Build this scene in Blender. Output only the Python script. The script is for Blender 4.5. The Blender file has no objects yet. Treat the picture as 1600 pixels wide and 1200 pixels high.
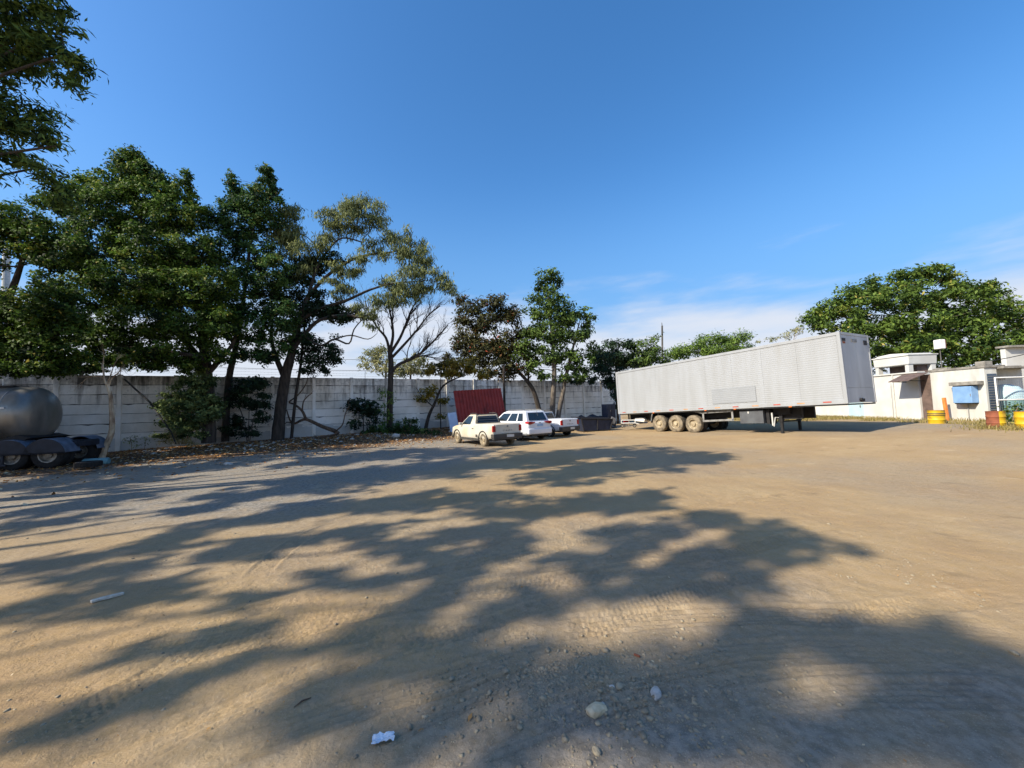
import bpy, bmesh, math, random
import numpy as np
from mathutils import Vector, Matrix

# ---------------------------------------------------------------- camera, sky, sun, exposure
scene = bpy.context.scene
coll = scene.collection
R = math.radians

cd = bpy.data.cameras.new('camera'); cd.sensor_width = 36; cd.lens = 13.5
cd.clip_start = 0.05; cd.clip_end = 3000
cam = bpy.data.objects.new('camera', cd); coll.objects.link(cam)
_f = Vector((0, math.cos(R(3.5)), math.sin(R(3.5)))); _r = Vector((1, 0, 0)); _u = _r.cross(_f)
_r2 = _r * math.cos(R(1.7)) - _u * math.sin(R(1.7)); _u2 = _u * math.cos(R(1.7)) + _r * math.sin(R(1.7))
_m = Matrix((_r2, _u2, -_f)).transposed().to_4x4(); _m.translation = (0, 0, 1.8)
cam.matrix_world = _m
scene.camera = cam

SUN_EL = R(37); SUN_DIR = Vector((-0.885, -0.465, 0)).normalized()      # horizontal direction towards the sun
world = bpy.data.worlds.new('World'); scene.world = world; world.use_nodes = True
nt = world.node_tree; nd = nt.nodes; lk = nt.links
for q in list(nd): nd.remove(q)
out = nd.new('ShaderNodeOutputWorld'); bg = nd.new('ShaderNodeBackground'); bg.inputs['Strength'].default_value = 0.15
sky = nd.new('ShaderNodeTexSky'); sky.sky_type = 'NISHITA'; sky.sun_disc = False
sky.sun_elevation = SUN_EL; sky.sun_rotation = math.atan2(SUN_DIR.x, SUN_DIR.y)
sky.altitude = 300; sky.air_density = 1.0; sky.dust_density = 1.0; sky.ozone_density = 3.0
hs = nd.new('ShaderNodeHueSaturation'); hs.inputs['Saturation'].default_value = 1.26
tc = nd.new('ShaderNodeTexCoord'); sep = nd.new('ShaderNodeSeparateXYZ')
mp = nd.new('ShaderNodeMapping'); mp.inputs['Scale'].default_value = (1.5, 1.5, 7); mp.inputs['Location'].default_value = (9.2, 2.3, 0.4)
ns = nd.new('ShaderNodeTexNoise'); ns.inputs['Scale'].default_value = 1.7; ns.inputs['Detail'].default_value = 6; ns.inputs['Roughness'].default_value = 0.52
ad = nd.new('ShaderNodeMath'); ad.operation = 'MULTIPLY_ADD'; ad.inputs[1].default_value = 0.42; ad.inputs[2].default_value = -0.2
sb = nd.new('ShaderNodeMath'); sb.operation = 'ADD'
mr = nd.new('ShaderNodeMapRange'); mr.interpolation_type = 'SMOOTHSTEP'
mr.inputs['From Min'].default_value = 0.295; mr.inputs['From Max'].default_value = 0.14; mr.inputs['To Min'].default_value = 0; mr.inputs['To Max'].default_value = 0.95
mx = nd.new('ShaderNodeMix'); mx.data_type = 'RGBA'; mx.inputs['B'].default_value = (3.1, 3.3, 3.7, 1)
lk.new(tc.outputs['Generated'], mp.inputs['Vector']); lk.new(mp.outputs['Vector'], ns.inputs['Vector'])
lk.new(tc.outputs['Generated'], sep.inputs['Vector'])
lk.new(ns.outputs['Fac'], ad.inputs[0]); lk.new(ad.outputs[0], sb.inputs[0]); lk.new(sep.outputs['Z'], sb.inputs[1])
lk.new(sb.outputs[0], mr.inputs['Value']); lk.new(mr.outputs['Result'], mx.inputs['Factor'])
lk.new(sky.outputs['Color'], hs.inputs['Color']); 
mv = nd.new('ShaderNodeMapRange'); mv.interpolation_type = 'SMOOTHSTEP'; mv.inputs['From Min'].default_value = 0.55; mv.inputs['From Max'].default_value = 0.12; mv.inputs['To Max'].default_value = 0.75
vl = nd.new('ShaderNodeMix'); vl.data_type = 'RGBA'; vl.inputs['B'].default_value = (0.78, 1.68, 3.05, 1)      # thin even veil low in the sky
lk.new(sep.outputs['Z'], mv.inputs['Value']); lk.new(mv.outputs['Result'], vl.inputs['Factor']); lk.new(hs.outputs['Color'], vl.inputs['A'])
lk.new(vl.outputs['Result'], mx.inputs['A'])
lk.new(mx.outputs['Result'], bg.inputs['Color']); lk.new(bg.outputs['Background'], out.inputs['Surface'])

sd = bpy.data.lights.new('sun', 'SUN'); sd.energy = 4.7; sd.angle = R(0.5); sd.color = (1.0, 0.9, 0.74)
sun = bpy.data.objects.new('sun', sd); coll.objects.link(sun)
_to = Vector((SUN_DIR.x * math.cos(SUN_EL), SUN_DIR.y * math.cos(SUN_EL), math.sin(SUN_EL)))
sun.rotation_euler = _to.to_track_quat('Z', 'Y').to_euler(); sun.location = (-20, -12, 30)

vs = scene.view_settings; vs.view_transform = 'Standard'; vs.look = 'None'; vs.exposure = 0.72; vs.gamma = 1; vs.use_curve_mapping = False
cy = scene.cycles; cy.use_denoising = True; cy.max_bounces = 6; cy.diffuse_bounces = 3; cy.transparent_max_bounces = 6
cy.sample_clamp_indirect = 6; cy.use_adaptive_sampling = True; cy.adaptive_threshold = 0.015

# ---------------------------------------------------------------- helpers
rng = np.random.default_rng(7)
rnd = random.Random(7)

def lin(c):
    return tuple(((v / 255) / 12.92 if v / 255 <= 0.04045 else ((v / 255 + 0.055) / 1.055) ** 2.4) for v in c) + (1,)

MATS = {}
def mat(name, c1, c2=None, rough=0.7, metal=0.0, scale=3.0, detail=6, bump=0.0, bscale=None, stretch=None, thr=(0.35, 0.65), spec=0.4, c3=None, scale3=0.6, thr3=(0.5, 0.75)):
    """procedural: two (or three) colours mixed by noise in object space, with optional bump"""
    m = bpy.data.materials.new(name); m.use_nodes = True; MATS[name] = m
    t = m.node_tree; b = t.nodes['Principled BSDF']
    b.inputs['Roughness'].default_value = rough; b.inputs['Metallic'].default_value = metal; b.inputs['Specular IOR Level'].default_value = spec
    if c2 is None: c2 = tuple(v * 0.8 for v in c1[:3]) + (1,)
    co = t.nodes.new('ShaderNodeNewGeometry'); ma = t.nodes.new('ShaderNodeMapping')
    if stretch: ma.inputs['Scale'].default_value = stretch
    t.links.new(co.outputs['Position'], ma.inputs['Vector'])
    def nz(sc, th, det=detail):
        n = t.nodes.new('ShaderNodeTexNoise'); n.inputs['Scale'].default_value = sc; n.inputs['Detail'].default_value = det
        r = t.nodes.new('ShaderNodeMapRange'); r.inputs['From Min'].default_value = th[0]; r.inputs['From Max'].default_value = th[1]
        t.links.new(ma.outputs['Vector'], n.inputs['Vector']); t.links.new(n.outputs['Fac'], r.inputs['Value']); return n, r
    n, r = nz(scale, thr)
    x = t.nodes.new('ShaderNodeMix'); x.data_type = 'RGBA'; x.inputs['A'].default_value = c1; x.inputs['B'].default_value = c2
    t.links.new(r.outputs['Result'], x.inputs['Factor']); last = x
    if c3 is not None:
        n3, r3 = nz(scale3, thr3)
        x3 = t.nodes.new('ShaderNodeMix'); x3.data_type = 'RGBA'; x3.inputs['B'].default_value = c3
        t.links.new(x.outputs['Result'], x3.inputs['A']); t.links.new(r3.outputs['Result'], x3.inputs['Factor']); last = x3
    t.links.new(last.outputs['Result'], b.inputs['Base Color'])
    if bump:
        nb, _ = nz(bscale or scale * 3, (0, 1)); bp = t.nodes.new('ShaderNodeBump'); bp.inputs['Strength'].default_value = 1; bp.inputs['Distance'].default_value = bump
        t.links.new(nb.outputs['Fac'], bp.inputs['Height']); t.links.new(bp.outputs['Normal'], b.inputs['Normal'])
    return m

def leafmat(name, dark, light, trans=0.3, rough=0.62, third=None):
    m = bpy.data.materials.new(name); m.use_nodes = True; MATS[name] = m
    t = m.node_tree; b = t.nodes['Principled BSDF']; o = t.nodes['Material Output']
    a = t.nodes.new('ShaderNodeAttribute'); a.attribute_name = 'tint'
    cr = t.nodes.new('ShaderNodeValToRGB'); e = cr.color_ramp.elements
    e[0].color = dark; e[0].position = 0.1; e[1].color = light; e[1].position = 0.85
    if third: q = e.new(0.93); q.color = third
    t.links.new(a.outputs['Fac'], cr.inputs['Fac']); t.links.new(cr.outputs['Color'], b.inputs['Base Color'])
    b.inputs['Roughness'].default_value = rough; b.inputs['Specular IOR Level'].default_value = 0.2
    tr = t.nodes.new('ShaderNodeBsdfTranslucent'); t.links.new(cr.outputs['Color'], tr.inputs['Color'])
    ms = t.nodes.new('ShaderNodeMixShader'); ms.inputs['Fac'].default_value = trans
    t.links.new(b.outputs['BSDF'], ms.inputs[1]); t.links.new(tr.outputs['BSDF'], ms.inputs[2]); t.links.new(ms.outputs['Shader'], o.inputs['Surface'])
    return m

def glassmat(name, c, rough=0.06):
    m = bpy.data.materials.new(name); m.use_nodes = True; MATS[name] = m
    b = m.node_tree.nodes['Principled BSDF']; b.inputs['Base Color'].default_value = c; b.inputs['Roughness'].default_value = rough
    b.inputs['Specular IOR Level'].default_value = 0.9; return m

def link(o, parent=None):
    coll.objects.link(o)
    if parent is not None: o.parent = parent
    return o
def empty(name, loc=(0, 0, 0), rot=(0, 0, 0)):
    o = bpy.data.objects.new(name, None); o.empty_display_size = 0.3; link(o); o.location = loc; o.rotation_euler = rot; return o
def tag(o, label=None, cat=None, group=None, kind=None):
    if label: o['label'] = label
    if cat: o['category'] = cat
    if group: o['group'] = group
    if kind: o['kind'] = kind
    return o
def M(n): return MATS[n]

class MB:
    def __init__(s): s.v = []; s.f = []
    def add(s, v, f):
        k = len(s.v); s.v += [tuple(p) for p in v]; s.f += [tuple(i + k for i in q) for q in f]; return s
    def box(s, c, d, rot=None, ch=0.0):
        x, y, z = d[0] / 2, d[1] / 2, d[2] / 2
        v = [(-x, -y, -z), (x, -y, -z), (x, y, -z), (-x, y, -z), (-x, -y, z), (x, -y, z), (x, y, z), (-x, y, z)]
        if rot is not None:
            mm = rot if isinstance(rot, Matrix) else Matrix.Rotation(rot, 3, 'Z'); v = [mm @ Vector(p) for p in v]
        v = [(p[0] + c[0], p[1] + c[1], p[2] + c[2]) for p in v]
        return s.add(v, [(0, 3, 2, 1), (4, 5, 6, 7), (0, 1, 5, 4), (1, 2, 6, 5), (2, 3, 7, 6), (3, 0, 4, 7)])
    def bx(s, a, b):
        return s.box([(a[i] + b[i]) / 2 for i in range(3)], [abs(b[i] - a[i]) for i in range(3)])
    def tube(s, pts, rad, n=8, cap=True):
        pts = [Vector(p) for p in pts]
        if not hasattr(rad, '__len__'): rad = [rad] * len(pts)
        rings = []; prev = None
        for i, p in enumerate(pts):
            t = (pts[min(i + 1, len(pts) - 1)] - pts[max(i - 1, 0)]).normalized()
            if prev is None:
                a = t.orthogonal().normalized()
            else:
                a = (prev - t * prev.dot(t)); a = a.normalized() if a.length > 1e-6 else t.orthogonal().normalized()
            prev = a; b = t.cross(a)
            rings.append([p + (a * math.cos(2 * math.pi * k / n) + b * math.sin(2 * math.pi * k / n)) * rad[i] for k in range(n)])
        v = [q for r in rings for q in r]; f = []
        for i in range(len(rings) - 1):
            for k in range(n):
                f.append((i * n + k, i * n + (k + 1) % n, (i + 1) * n + (k + 1) % n, (i + 1) * n + k))
        if cap:
            f.append(tuple(reversed(range(n)))); f.append(tuple((len(rings) - 1) * n + k for k in range(n)))
        return s.add(v, f)
    def lathe(s, prof, c, axis='Y', n=24, arc=None, closed=False):
        """profile (r, h) turned about an axis through c"""
        v = []; f = []; m = len(prof); a0, a1 = arc if arc else (0, 2 * math.pi); k = n if not arc else n + 1
        for i in range(k):
            t = a0 + (a1 - a0) * i / n
            for r, h in prof:
                p = (r * math.cos(t), r * math.sin(t), h)
                if axis == 'Y': p = (p[0], p[2], p[1])
                elif axis == 'X': p = (p[2], p[0], p[1])
                v.append((p[0] + c[0], p[1] + c[1], p[2] + c[2]))
        for i in range(n):
            j = (i + 1) % k
            for q in range(m - 1 + (1 if closed else 0)):
                q2 = (q + 1) % m
                f.append((i * m + q, j * m + q, j * m + q2, i * m + q2))
        return s.add(v, f)
    def prism(s, poly, y0, y1, plane='XZ'):
        n = len(poly); v = []
        for y in (y0, y1):
            for a, b in poly:
                v.append((a, y, b) if plane == 'XZ' else ((y, a, b) if plane == 'YZ' else (a, b, y)))
        f = [tuple(range(n)), tuple(reversed(range(n, 2 * n)))]
        for i in range(n): j = (i + 1) % n; f.append((i, i + n, j + n, j))
        return s.add(v, f)
    def build(s, name, m, parent=None, smooth=False, bevel=0.0, seg=2, loc=None, fix=True):
        me = bpy.data.meshes.new(name); me.from_pydata(s.v, [], s.f)
        if fix:
            b = bmesh.new(); b.from_mesh(me); bmesh.ops.recalc_face_normals(b, faces=b.faces)
            if bevel: bmesh.ops.remove_doubles(b, verts=b.verts, dist=1e-5); bmesh.ops.bevel(b, geom=list(b.edges), offset=bevel, segments=seg, affect='EDGES', profile=0.5, clamp_overlap=True)
            b.to_mesh(me); b.free()
        if smooth:
            me.polygons.foreach_set('use_smooth', [True] * len(me.polygons))
            try: me.set_sharp_from_angle(angle=R(40))
            except Exception: pass
        me.materials.append(M(m)); o = bpy.data.objects.new(name, me); link(o, parent)
        if loc is not None: o.location = loc
        return o

def raw_mesh(name, v, f4, m, parent=None, tint=None, smooth=False):
    """fast mesh from numpy: v (N,3), f4 (F,k)"""
    me = bpy.data.meshes.new(name); v = np.asarray(v, np.float32); f4 = np.asarray(f4, np.int32); k = f4.shape[1]
    me.vertices.add(len(v)); me.vertices.foreach_set('co', v.ravel())
    me.loops.add(f4.size); me.loops.foreach_set('vertex_index', f4.ravel())
    me.polygons.add(len(f4)); me.polygons.foreach_set('loop_start', np.arange(0, f4.size, k, dtype=np.int32))
    me.polygons.foreach_set('loop_total', np.full(len(f4), k, np.int32))
    if smooth: me.polygons.foreach_set('use_smooth', np.ones(len(f4), bool))
    if tint is not None:
        a = me.attributes.new('tint', 'FLOAT', 'POINT'); a.data.foreach_set('value', np.asarray(tint, np.float32))
    me.update(calc_edges=True); me.materials.append(M(m))
    o = bpy.data.objects.new(name, me); link(o, parent); return o

def smooth01(t): t = np.clip(t, 0, 1); return t * t * (3 - 2 * t)
_lat = np.random.default_rng(3).random((256, 256))
def vnoise(x, y, s, seed=0):
    x = np.asarray(x) / s + 37.3 * seed; y = np.asarray(y) / s + 91.7 * seed
    xi = np.floor(x).astype(int); yi = np.floor(y).astype(int); fx = x - xi; fy = y - yi
    fx = fx * fx * (3 - 2 * fx); fy = fy * fy * (3 - 2 * fy)
    g = lambda a, b: _lat[a & 255, b & 255]
    return (g(xi, yi) * (1 - fx) + g(xi + 1, yi) * fx) * (1 - fy) + (g(xi, yi + 1) * (1 - fx) + g(xi + 1, yi + 1) * fx) * fy
def fbm(x, y, s, o=4, seed=0):
    t = 0; a = 1; w = 0
    for i in range(o): t = t + a * vnoise(x, y, s / 2 ** i, seed + i); w += a; a *= 0.5
    return t / w

# the wall line: start point, direction along it, normal towards the yard
WA = np.array([-21.3, 20.87]); WD = np.array([0.8603, 0.5096]); WN = np.array([0.5096, -0.8603])
def gz(x, y):
    """height of the yard"""
    x = np.asarray(x, float); y = np.asarray(y, float)
    z = 0.45 * smooth01((x - 7) / 12) * smooth01((y - 5) / 9)
    s = (x - WA[0]) * WD[0] + (y - WA[1]) * WD[1]; d = (x - WA[0]) * WN[0] + (y - WA[1]) * WN[1]
    A = np.interp(s, [-8, 0, 4, 9, 13, 18, 28, 33, 37], [0, .08, .2, .27, .42, .38, .3, .1, .0])
    z = z + A * (1 - smooth01((d - 0.8) / 5.0)) * np.where(d > -3, 1, 0) * (0.75 + 0.5 * fbm(x, y, 1.7, 3, 5))
    return z
def gzf(x, y): return float(gz(x, y))

# ---------------------------------------------------------------- materials
mat('concrete_wall_paint', lin((232, 229, 222)), lin((205, 201, 192)), 0.9, scale=2.2, stretch=(1.5, 1.5, 0.5), bump=0.01, bscale=14, c3=lin((110, 107, 102)), scale3=0.9, thr3=(0.52, 0.75))
mat('concrete_stained', lin((176, 173, 166)), lin((118, 115, 109)), 0.92, scale=2.6, stretch=(2.2, 2.2, 0.3), bump=0.01, bscale=14, c3=lin((92, 90, 86)), scale3=1.3, thr3=(0.48, 0.72))
mat('concrete_mid', lin((206, 203, 196)), lin((160, 157, 149)), 0.92, scale=2.4, stretch=(2, 2, 0.35), bump=0.01, bscale=14, c3=lin((120, 117, 111)), scale3=1.1, thr3=(0.5, 0.74))
mat('concrete_grey', lin((150, 146, 138)), lin((108, 105, 99)), 0.92, scale=4, bump=0.008, bscale=20)
mat('concrete_dark', lin((96, 93, 88)), lin((70, 68, 64)), 0.92, scale=4, bump=0.008, bscale=20)
mat('bark_dark', lin((74, 66, 58)), lin((42, 37, 33)), 0.95, scale=9, stretch=(1, 1, 0.25), bump=0.03, bscale=18)
mat('bark_grey', lin((120, 110, 98)), lin((78, 70, 62)), 0.95, scale=9, stretch=(1, 1, 0.25), bump=0.02, bscale=18)
mat('bark_pale', lin((205, 188, 160)), lin((125, 102, 80)), 0.9, scale=5, stretch=(1, 1, 0.4), bump=0.02, bscale=14)
mat('dead_wood', lin((112, 92, 74)), lin((70, 56, 46)), 0.95, scale=8, bump=0.015)
mat('white_paint', lin((232, 232, 228)), lin((214, 212, 205)), 0.55, scale=1.4)
mat('trailer_white', lin((152, 156, 160)), lin((145, 148, 150)), 0.55, scale=1.6, stretch=(1.6, 1.6, 0.25), c3=lin((142, 141, 136)), scale3=0.5, thr3=(0.58, 0.85))
mat('trailer_front', lin((185, 187, 186)), lin((166, 167, 166)), 0.55, scale=1.3, stretch=(1, 1, 0.3), c3=lin((150, 145, 132)), scale3=0.9, thr3=(0.62, 0.85))
mat('trailer_patch', lin((142, 146, 150)), lin((138, 142, 146)), 0.5, scale=2)
mat('steel_black', lin((34, 34, 36)), lin((22, 22, 24)), 0.7, scale=6)
mat('steel_grey', lin((148, 148, 146)), lin((118, 116, 112)), 0.55, 0.2, scale=5)
mat('tool_box_grey', lin((98, 102, 106)), lin((84, 86, 90)), 0.5, 0.3, scale=3)
mat('rubber', lin((44, 42, 40)), lin((30, 29, 28)), 0.9, scale=8)
mat('rubber_dusty', lin((138, 126, 106)), lin((92, 84, 72)), 0.95, scale=5)
mat('rim_dusty', lin((176, 164, 138)), lin((128, 112, 88)), 0.8, scale=7)
mat('rim_steel', lin((165, 160, 150)), lin((120, 112, 100)), 0.5, 0.5, scale=7)
mat('red_lamp', lin((170, 26, 22)), lin((130, 16, 16)), 0.25, scale=4)
mat('orange_lamp', lin((214, 110, 30)), lin((190, 90, 22)), 0.3, scale=4)
mat('red_strip', lin((176, 84, 70)), lin((150, 70, 60)), 0.5, scale=4)
mat('amber_strip', lin((196, 150, 110)), lin((170, 128, 92)), 0.5, scale=4)
mat('car_white', lin((208, 212, 218)), lin((200, 204, 210)), 0.25, scale=2, spec=0.6)
mat('car_dusty', lin((206, 201, 188)), lin((188, 180, 162)), 0.45, scale=1.6, c3=lin((190, 172, 138)), scale3=1.1, thr3=(0.52, 0.75), spec=0.5)
mat('car_plastic', lin((52, 52, 54)), lin((72, 68, 62)), 0.65, scale=3)
mat('plate', lin((150, 178, 205)), lin((132, 160, 190)), 0.4, scale=5)
mat('plate_grey', lin((196, 196, 192)), lin((176, 176, 172)), 0.4, scale=5)
mat('letter_dark', lin((40, 40, 42)), lin((30, 30, 32)), 0.5)
glassmat('car_glass', lin((26, 32, 36)))
glassmat('window_glass', lin((40, 58, 78)), 0.1)
mat('red_sheet', lin((152, 56, 50)), lin((132, 48, 44)), 0.7, scale=2, c3=lin((110, 42, 38)), scale3=1.2, thr3=(0.58, 0.7))
mat('pale_blue_panel', lin((176, 196, 220)), lin((160, 180, 205)), 0.5, scale=3)
mat('tank_steel', lin((150, 146, 138)), lin((112, 109, 104)), 0.34, 0.55, scale=1.6, stretch=(1, 1, 0.4))
mat('tank_strip', lin((190, 195, 200)), lin((160, 165, 170)), 0.3, 0.6, scale=4)
mat('chassis_blue', lin((36, 42, 54)), lin((26, 30, 38)), 0.6, scale=4)
mat('fender_blue', lin((100, 110, 126)), lin((76, 84, 98)), 0.5, scale=4)
mat('yellow_paint', lin((204, 172, 34)), lin((184, 148, 26)), 0.5, scale=4, c3=lin((140, 100, 50)), scale3=3, thr3=(0.62, 0.72))
mat('rust_red', lin((146, 86, 62)), lin((118, 68, 50)), 0.85, scale=5)
mat('orange_paint', lin((224, 140, 74)), lin((206, 122, 60)), 0.6, scale=5)
mat('blue_box', lin((126, 162, 202)), lin((112, 148, 190)), 0.5, scale=4)
mat('pale_door', lin((176, 200, 208)), lin((164, 190, 198)), 0.6, scale=3)
mat('turquoise', lin((112, 150, 154)), lin((96, 134, 138)), 0.5, scale=3)
mat('booth_plaster', lin((200, 200, 195)), lin((180, 179, 172)), 0.85, scale=1.6, stretch=(1.5, 1.5, 0.4), c3=lin((150, 146, 130)), scale3=1.1, thr3=(0.58, 0.8), bump=0.004)
mat('white_wall', lin((200, 200, 196)), lin((188, 187, 181)), 0.85, scale=1.2, c3=lin((206, 200, 186)), scale3=0.7, thr3=(0.6, 0.85))
mat('awning_sheet', lin((110, 92, 84)), lin((86, 72, 66)), 0.8, scale=4)
mat('stone', lin((158, 146, 122)), lin((122, 112, 94)), 0.95, scale=20, bump=0.004, bscale=60)
mat('stone_pale', lin((196, 190, 180)), lin((160, 154, 146)), 0.95, scale=20, bump=0.004, bscale=60)
mat('rubble', lin((186, 182, 174)), lin((140, 134, 124)), 0.95, scale=9, bump=0.004)
mat('paper', lin((222, 228, 234)), lin((196, 206, 216)), 0.8, scale=30)
mat('plank_white', lin((206, 200, 186)), lin((170, 160, 144)), 0.8, scale=20)
mat('tarp_dark', lin((30, 32, 40)), lin((44, 44, 50)), 0.55, scale=4)
mat('navy_metal', lin((34, 44, 66)), lin((26, 34, 52)), 0.5, scale=4)
mat('cable_black', lin((24, 24, 26)))
mat('wire_grey', lin((96, 94, 90)), rough=0.6)
mat('twig', lin((150, 128, 98)), lin((112, 92, 70)), 0.95)
leafmat('leaf_ficus', lin((22, 42, 22)), lin((98, 127, 48)), 0.3, third=lin((160, 150, 74)))
leafmat('leaf_ficus_deep', lin((22, 42, 26)), lin((86, 120, 58)), 0.28, third=lin((150, 140, 80)))
leafmat('leaf_eucalypt', lin((62, 76, 48)), lin((150, 156, 98)), 0.3)
leafmat('leaf_mango', lin((34, 54, 28)), lin((112, 136, 64)), 0.3)
leafmat('leaf_reddish', lin((42, 46, 30)), lin((92, 92, 52)), 0.25, third=lin((150, 70, 48)))
leafmat('leaf_yellow', lin((74, 78, 34)), lin((168, 146, 56)), 0.3)
leafmat('leaf_bright', lin((58, 84, 36)), lin((124, 150, 66)), 0.35)
leafmat('leaf_round', lin((38, 62, 28)), lin((114, 138, 58)), 0.32, third=lin((168, 158, 84)))
leafmat('leaf_shrub', lin((44, 66, 36)), lin((136, 152, 92)), 0.3)
leafmat('leaf_deep', lin((18, 32, 22)), lin((52, 74, 46)), 0.2)
leafmat('leaf_pale', lin((96, 104, 66)), lin((170, 168, 120)), 0.3)
leafmat('leaf_dry', lin((112, 74, 42)), lin((196, 150, 92)), 0.15, third=lin((214, 196, 160)))
leafmat('grass_dry', lin((104, 98, 54)), lin((170, 154, 100)), 0.3)

# ---------------------------------------------------------------- the ground: one sheet, fine near the camera, with tyre tracks pressed in
def axis_steps():
    xs = [0.0]; st = 0.016
    while xs[-1] < 500:
        if xs[-1] > 3.3: st *= 1.032
        xs.append(xs[-1] + st)
    xs = np.array(xs); X = np.concatenate([-xs[:0:-1], xs])
    ys = [1.0]
    while ys[-1] < 700:
        y = ys[-1]; st = 0.012 + 0.0042 * max(0, y - 1.6) if y < 8 else (0.05 + 0.045 * (y - 8) if y < 40 else 0.06 * y)
        ys.append(y + st)
    yb = [1.0]; st = 0.03
    while yb[-1] > -80: st *= 1.12; yb.append(yb[-1] - st)
    return X, np.concatenate([np.array(yb[:0:-1]), np.array(ys)])
gx, gy = axis_steps()
GX, GY = np.meshgrid(gx, gy); NX, NY = len(gx), len(gy)
GZ = gz(GX, GY)
near = (np.abs(GX) < 9) & (GY > 0.5) & (GY < 14)
px, py = GX[near], GY[near]
rel = 0.05 * (fbm(px, py, 1.6, 3, 1) - 0.5) + 0.022 * (fbm(px, py, 0.28, 4, 2) - 0.5) + 0.014 * np.maximum(0, fbm(px, py, 0.09, 2, 9) - 0.55)
def circle3(a, b, c):
    (x1, y1), (x2, y2), (x3, y3) = a, b, c
    d = 2 * (x1 * (y2 - y3) + x2 * (y3 - y1) + x3 * (y1 - y2))
    ux = ((x1 * x1 + y1 * y1) * (y2 - y3) + (x2 * x2 + y2 * y2) * (y3 - y1) + (x3 * x3 + y3 * y3) * (y1 - y2)) / d
    uy = ((x1 * x1 + y1 * y1) * (x3 - x2) + (x2 * x2 + y2 * y2) * (x1 - x3) + (x3 * x3 + y3 * y3) * (x2 - x1)) / d
    return ux, uy, math.hypot(x1 - ux, y1 - uy)
def track(a, b, c, width, kind, depth, seed):
    global rel
    cx, cyy, r = circle3(a, b, c)
    dx, dy = px - cx, py - cyy; dist = np.hypot(dx, dy); u = dist - r
    am = math.atan2(b[1] - cyy, b[0] - cx); th = np.angle(np.exp(1j * (np.arctan2(dy, dx) - am))); s = th * r
    lim = [np.angle(np.exp(1j * (math.atan2(q[1] - cyy, q[0] - cx) - am))) * r for q in (a, c)]
    lo, hi = min(lim), max(lim)
    u = u + 0.03 * (vnoise(s, s * 0, 0.7, seed) - 0.5)
    inside = smooth01((width / 2 + 0.02 - np.abs(u)) / 0.03) * smooth01((s - lo) / 0.3) * smooth01((hi - s) / 0.3)
    if kind == 'rib': pat = 0.35 + 0.65 * (np.cos(2 * np.pi * u / (width / 4.5)) > 0.1)
    elif kind == 'chevron': pat = 0.25 + 0.75 * (np.mod(s + np.abs(u) * 0.7, 0.06) < 0.026)
    elif kind == 'block': pat = 0.25 + 0.75 * ((np.mod(s + 0.04 * np.sign(np.sin(u * 40)), 0.075) < 0.028) | (np.abs(np.mod(u, 0.09) - 0.045) < 0.009))
    else: pat = 0.2 + 0.8 * (np.mod(s + 0.02 * np.sin(u * 60), 0.055) < 0.024)
    keep = smooth01((fbm(s, u * 2, 0.8, 3, seed) - 0.36) / 0.2) * 0.6 + 0.4
    berm = np.exp(-((np.abs(u) - width / 2 - 0.03) / 0.025) ** 2) * smooth01((s - lo) / 0.3) * smooth01((hi - s) / 0.3)
    depth = depth * 1.2
    rel = rel - depth * inside * pat * keep + depth * 0.45 * berm * keep
for a in [
    ((-3.77,2.89),(-2.33,3.7),(0.79,5.24),0.24,'rib',0.016,1),
    ((-4.19,3.21),(-2.77,4.18),(0.21,5.56),0.22,'rib',0.012,2),
    ((-3.21,2.94),(-1.43,3.54),(2.09,4.41),0.26,'rib',0.013,3),
    ((-1.72,2.11),(-0.72,2.58),(0.73,3.06),0.26,'rib',0.016,4),
    ((-2.13,2.12),(-1.5,2.73),(-0.06,3.46),0.24,'rib',0.013,5),
    ((-1.69,3.18),(-0.69,3.26),(0.24,3.08),0.26,'fine',0.009,6),
    ((-1.29,2.96),(-0.63,2.97),(-0.15,2.8),0.24,'block',0.009,7),
    ((0.25,3.21),(2.09,3.35),(3.82,3.03),0.3,'rib',0.014,8),
    ((-0.75,4.28),(1.39,5.59),(6.47,7.96),0.3,'rib',0.014,9),
    ((0.44,5.15),(1.9,6),(4.91,7.58),0.26,'rib',0.018,10),
    ((0.7,2.64),(1.68,2.86),(2.68,2.85),0.26,'rib',0.01,11),
    ((-4.88,3.73),(-4.08,4.5),(-1.72,5.1),0.24,'fine',0.012,12),
    ((-3.12,2.47),(-2.58,2.91),(-1.52,3.25),0.24,'fine',0.01,13),
    ((0.34,3.08),(1.5,3.71),(3.37,4.32),0.26,'fine',0.013,14),
    ((-0.87,2.13),(-0.52,2.42),(0.2,2.66),0.2,'rib',0.014,15),
    ((2.17,4.59),(3.14,4.93),(5.28,6.17),0.28,'fine',0.012,16),
    ((-2.71,2.16),(-2.63,2.6),(-2.49,3.21),0.22,'fine',0.012,17),
    ((2.17,3.15),(3.31,3.38),(4.49,3.53),0.24,'fine',0.01,18),
    ((-0.18,3.82),(0.41,4.12),(1.28,4.14),0.25,'fine',0.012,19),
    ((-3.46,2.66),(-1.78,3.56),(2.76,4.96),0.2,'rib',0.012,21),
    ((-3.27,2.52),(-1.59,3.4),(2.94,4.73),0.2,'rib',0.012,22),
    ((-2.55,2.13),(-1.65,2.62),(0.55,3.77),0.2,'rib',0.011,23),
    ((-0.38,2.06),(1.19,2.62),(3.32,2.65),0.22,'rib',0.011,24),
    ((0.01,2.05),(1.39,2.4),(3,2.41),0.22,'rib',0.01,25),
    ((-2.88,4.34),(-3.07,4.99),(-2.95,6.31),0.25,'chevron',0.012,20),
]: track(*a)
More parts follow.
